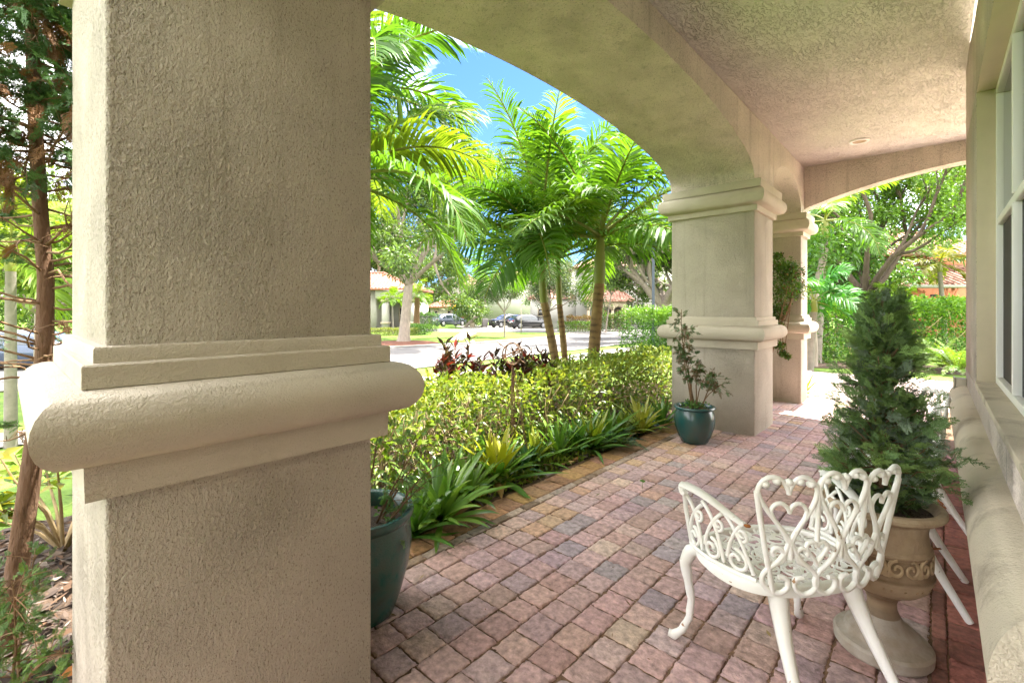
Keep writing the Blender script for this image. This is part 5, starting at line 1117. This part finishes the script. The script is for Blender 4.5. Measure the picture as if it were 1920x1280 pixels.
# ------------------------------------------------------------------ street furniture and cars
x, y = bear(1225, 25.2); lp = empty('street_lamp', (x, y, gz(x)), 'slim blue grey lamp pole in front of the big box hedge', 'street lamp')
MB().lathe([(.12, 0), (.125, .25), (.085, .3), (.078, 2.6), (.066, 5.4)], n=20).build('pole', M['pole'], lp, smooth=40); MB().lathe([(.087, 0), (.088, .09)], (0, 0, zat(600, 25.2) - gz(x)), 16).build('band', M['wallcream'], lp)
MB().lathe([(.07, 5.4), (.16, 5.5), (.20, 5.9), (.22, 5.92), (.03, 6.15), (.001, 6.2)], n=16).build('lantern', M['pole'], lp, smooth=40)
x, y = bear(1205.5, 50); lp = empty('street_lamp', (x, y, -.8), 'distant thin lamp pole in front of the white house', 'street lamp'); MB().lathe([(.1, 0), (.075, 3.2), (.06, 4.8)], n=12).build('pole', M['pole'], lp); MB().lathe([(.06, 4.8), (.2, 4.95), (.2, 5.2), (.001, 5.4)], n=12).build('lantern', M['pole'], lp)
sg = empty('road_sign', (*bear(854.5, 55), -.8), 'yellow diamond warning sign on a thin post', 'road sign', rz=TH); MB().box(-.03, .03, 0, .05, 0, 2.6).build('post', M['alloy'], sg)
MB().add([(0, -.02, 1.95), (.43, -.02, 2.38), (0, -.02, 2.81), (-.43, -.02, 2.38), (0, -.004, 1.95), (.43, -.004, 2.38), (0, -.004, 2.81), (-.43, -.004, 2.38)], [(0, 1, 2, 3), (7, 6, 5, 4), (0, 4, 5, 1), (1, 5, 6, 2), (2, 6, 7, 3), (3, 7, 4, 0)]).build('sign_plate', M['yellow'], sg)
bn = empty('wheelie_bin', (*bear(909, 57), -.8), 'grey wheeled bin standing beside the road', 'bin', rz=TH + .3)
MB().add([(-.3, -.3, .06), (.3, -.3, .06), (.3, .3, .06), (-.3, .3, .06), (-.36, -.38, 1.0), (.36, -.38, 1.0), (.36, .36, 1.0), (-.36, .36, 1.0)], [(3, 2, 1, 0), (0, 1, 5, 4), (1, 2, 6, 5), (2, 3, 7, 6), (3, 0, 4, 7), (4, 5, 6, 7)]).build('bin_body', M['bin'], bn, bevel=.02)
MB().box(-.39, .39, -.42, .4, 1.003, 1.08).build('lid', M['bin'], bn, bevel=.03)
for s in (-.3, .3): q = MB(); q.tube(np.array([[s - .03, .34, .1], [s + .03, .34, .1]]), .1, 14); q.build('wheel', M['rubber'], bn)
ub = empty('utility_box', (*bear(885.5, 57), -.8), 'beige utility cabinet left of the grey bin', 'utility box', rz=TH); MB().box(-.25, .25, -.2, .2, 0, .55).build('cabinet', M['wallcream'], ub, bevel=.02); MB().box(-.28, .28, -.23, .23, .5505, .60).build('lid', M['wallcream'], ub, bevel=.015)
tk = empty('tree_stake', (*bear(977, 43), -.8), 'thin grey stake standing on the lawn by the black cars', 'stake'); MB().tube(np.array([[0, 0, 0], [.02, 0, 1.2], [0, 0, 2.3]]), [.045, .04, .03], 8).build('stake_post', M['bark'], tk)

def car(name, px, d, ang, label, paint, suv=True, L=4.55, W=1.84):
    o = empty(name, (*bear(px, d), -.79), label, 'car', rz=TH + ang, group='parked cars'); Hh = 1.62 if suv else 1.42; cl = .26 if suv else .2
    belt = 1.0 if suv else .90
    xs_ = np.array([-.5, -.488, -.44, -.36, -.26, -.12, .0, .10, .18, .27, .36, .44, .485, .5]) * L
    if suv: rf = np.array([.72, .98, 1.12, 1.50, 1.59, 1.62, 1.61, 1.55, 1.38, 1.08, 1.02, .95, .84, .66]); bl = np.array([.72, .95, 1.03, 1.03, 1.02, 1.0, .99, .985, .98, .99, .98, .92, .80, .64])
    else: rf = np.array([.66, .88, .94, 1.06, 1.30, 1.41, 1.42, 1.38, 1.24, .98, .90, .82, .72, .58]); bl = np.array([.66, .86, .92, .93, .92, .91, .90, .895, .89, .89, .86, .79, .69, .57])
    hw_ = np.array([.80, .88, .95, .985, 1, 1, 1, 1, 1, .99, .97, .93, .84, .72]) * W / 2
    def ring(i, k=1.0):
        w, b, r = hw_[i], bl[i], max(rf[i], bl[i] + .012); tw_ = w * (1 - .30 * min(1, (r - b) / .5)); zb = cl + (.10 if i in (0, 13) else .04 if i in (1, 12) else 0)
        return [(w * .9, zb), (w * .985, zb + .10), (w, (b + zb) * .55), (w * .985, b - .03), (w * .955, b), (tw_ + (w * .955 - tw_) * .15, b + (r - b) * .85), (tw_ * .86, r - .012 * (r - b)), (tw_ * .4, r + .012), (0, r + .018)]
    V = []; m = 17
    for i in range(len(xs_)):
        h_ = ring(i); full = h_ + [(-y, z) for y, z in h_[-2::-1]]; V += [(xs_[i], y, z) for y, z in full]
    F = [(a * m + b, a * m + b + 1, a * m + m + b + 1, a * m + m + b) for a in range(len(xs_) - 1) for b in range(m - 1)] + [(a * m + m - 1, a * m, a * m + m, a * m + 2 * m - 1) for a in range(len(xs_) - 1)] + [tuple(range(m)), tuple(range(len(xs_) * m - 1, len(xs_) * m - m - 1, -1))]
    body = MB().add(V, F).build('body', M[paint], o, smooth=42)
    def side(x, f, s):
        i = np.clip(np.searchsorted(xs_, x) - 1, 0, len(xs_) - 2); t = (x - xs_[i]) / (xs_[i + 1] - xs_[i]); A, B = ring(i), ring(i + 1); a4 = np.array(A[4]) * (1 - t) + np.array(B[4]) * t; a5 = np.array(A[5]) * (1 - t) + np.array(B[5]) * t; q = a4 + (a5 - a4) * f; return (x, s * (q[0] + .008), q[1])
    for s in (-1, 1):
        for (a, b, fa, fb) in ((-.34, -.23, .25, .9), (-.215, -.02, .96, .96), (.0, .165, .96, .55)):
            xx = np.linspace(a * L, b * L, 6); lo = [side(x, .06, s) for x in xx]; hi = [side(x, fa + (fb - fa) * k / 5, s) for k, x in enumerate(xx)]
            MB().add(lo + hi, [(k, k + 1, 7 + k, 6 + k) for k in range(5)]).build('side_window', M['carglass'], o)
    def across(i0, i1, f0, f1, nm):
        A, B = ring(i0), ring(i1); P = []
        for f in (f0, f1):
            x = xs_[i0] * (1 - f) + xs_[i1] * f; w = (A[6][0] * (1 - f) + B[6][0] * f) * .96; z = max(rf[i0] * (1 - f) + rf[i1] * f, 0) + .026
            P += [(x, w * k, z - .012 * abs(k)) for k in (-1, -.4, .4, 1)]
        MB().add(P, [(k, k + 1, k + 5, k + 4) for k in range(3)]).build(nm, M['carglass'], o)
    across(7, 9, .25, .92, 'windscreen'); across(3, 2, .12, .85, 'rear_window')
    for sx_ in (-.31, .315):
        for s in (-1, 1):
            y_ = s * (W / 2 - .10); r = .345 if suv else .32; t = MB(); pr = np.array([(.20, -.10), (r - .03, -.11), (r, -.07), (r, .07), (r - .03, .11), (.20, .10)])
            a = np.arange(28) * 2 * pi / 28; Vv = np.stack([np.outer(pr[:, 0], np.cos(a)) + sx_ * L, np.repeat(pr[:, 1:], 28, 1) + y_, np.outer(pr[:, 0], np.sin(a)) + r], -1).reshape(-1, 3)
            w_ = MB().add(Vv, [(q * 28 + k, q * 28 + (k + 1) % 28, q * 28 + 28 + (k + 1) % 28, q * 28 + 28 + k) for q in range(5) for k in range(28)]).build('wheel', M['rubber'], o, smooth=40)
            rm = MB()
            for k in range(7):
                a = 2 * pi * k / 7; rm.tube(np.array([[sx_ * L, y_ + s * .095, r], [sx_ * L + .22 * cos(a), y_ + s * .10, r + .22 * sin(a)]]), [.05, .03], 5)
            a = np.linspace(0, 2 * pi, 25); rm.tube(np.stack([sx_ * L + .222 * np.cos(a), np.full(25, y_ + s * .10), r + .222 * np.sin(a)], 1), .02, 5); rm.build('rim', M['alloy'], w_)
            ar = MB(); a = np.linspace(-.15, pi + .15, 17); ar.tube(np.stack([sx_ * L + (r + .045) * np.cos(a), np.full(17, s * (W / 2 - .035)), r + (r + .045) * np.sin(a)], 1), .035, 5); ar.build('wheel_arch', M['black'], o, smooth=60)
    for s in (-1, 1):
        MB().box(L * .445, L * .487, min(s * W * .28, s * W * .43), max(s * W * .28, s * W * .43), .70 if suv else .60, .80 if suv else .70).build('headlight', M['lampclear'], o, bevel=.02)
        MB().box(-L * .494, -L * .45, min(s * W * .22, s * W * .445), max(s * W * .22, s * W * .445), .86 if suv else .72, .95 if suv else .82).build('tail_light', M['lampred'], o, bevel=.02)
        MB().box(L * .17, L * .20, min(s * W * .48, s * W * .56), max(s * W * .48, s * W * .56), belt, belt + .13).build('mirror', M[paint], o, bevel=.03)
    MB().box(-L * .5 - .012, -L * .49, -.26, .26, .62, .74).build('number_plate', M['wallwhite'], o); MB().box(L * .488, L * .5 + .012, -.5, .5, .42, .56).build('grille', M['black'], o)
    MB().box(-L * .497, L * .497, -W * .42, W * .42, cl - .06, cl + .045).build('underbody', M['black'], o)
    return o
car('parked_car', 843, 61, radians(38), 'slate blue hatchback parked before the garage house', 'cargrey')
car('parked_car', 951, 57, radians(214), 'black car parked nose to the street, left of the pair', 'carblack')
car('parked_car', 991, 54, radians(24), 'black car seen from behind, right of the pair', 'carblack', L=4.7)
car('parked_car', 52, 17.5, radians(6), 'dark blue saloon parked at the left edge behind the thin conifer', 'carblue', suv=False, L=4.7)
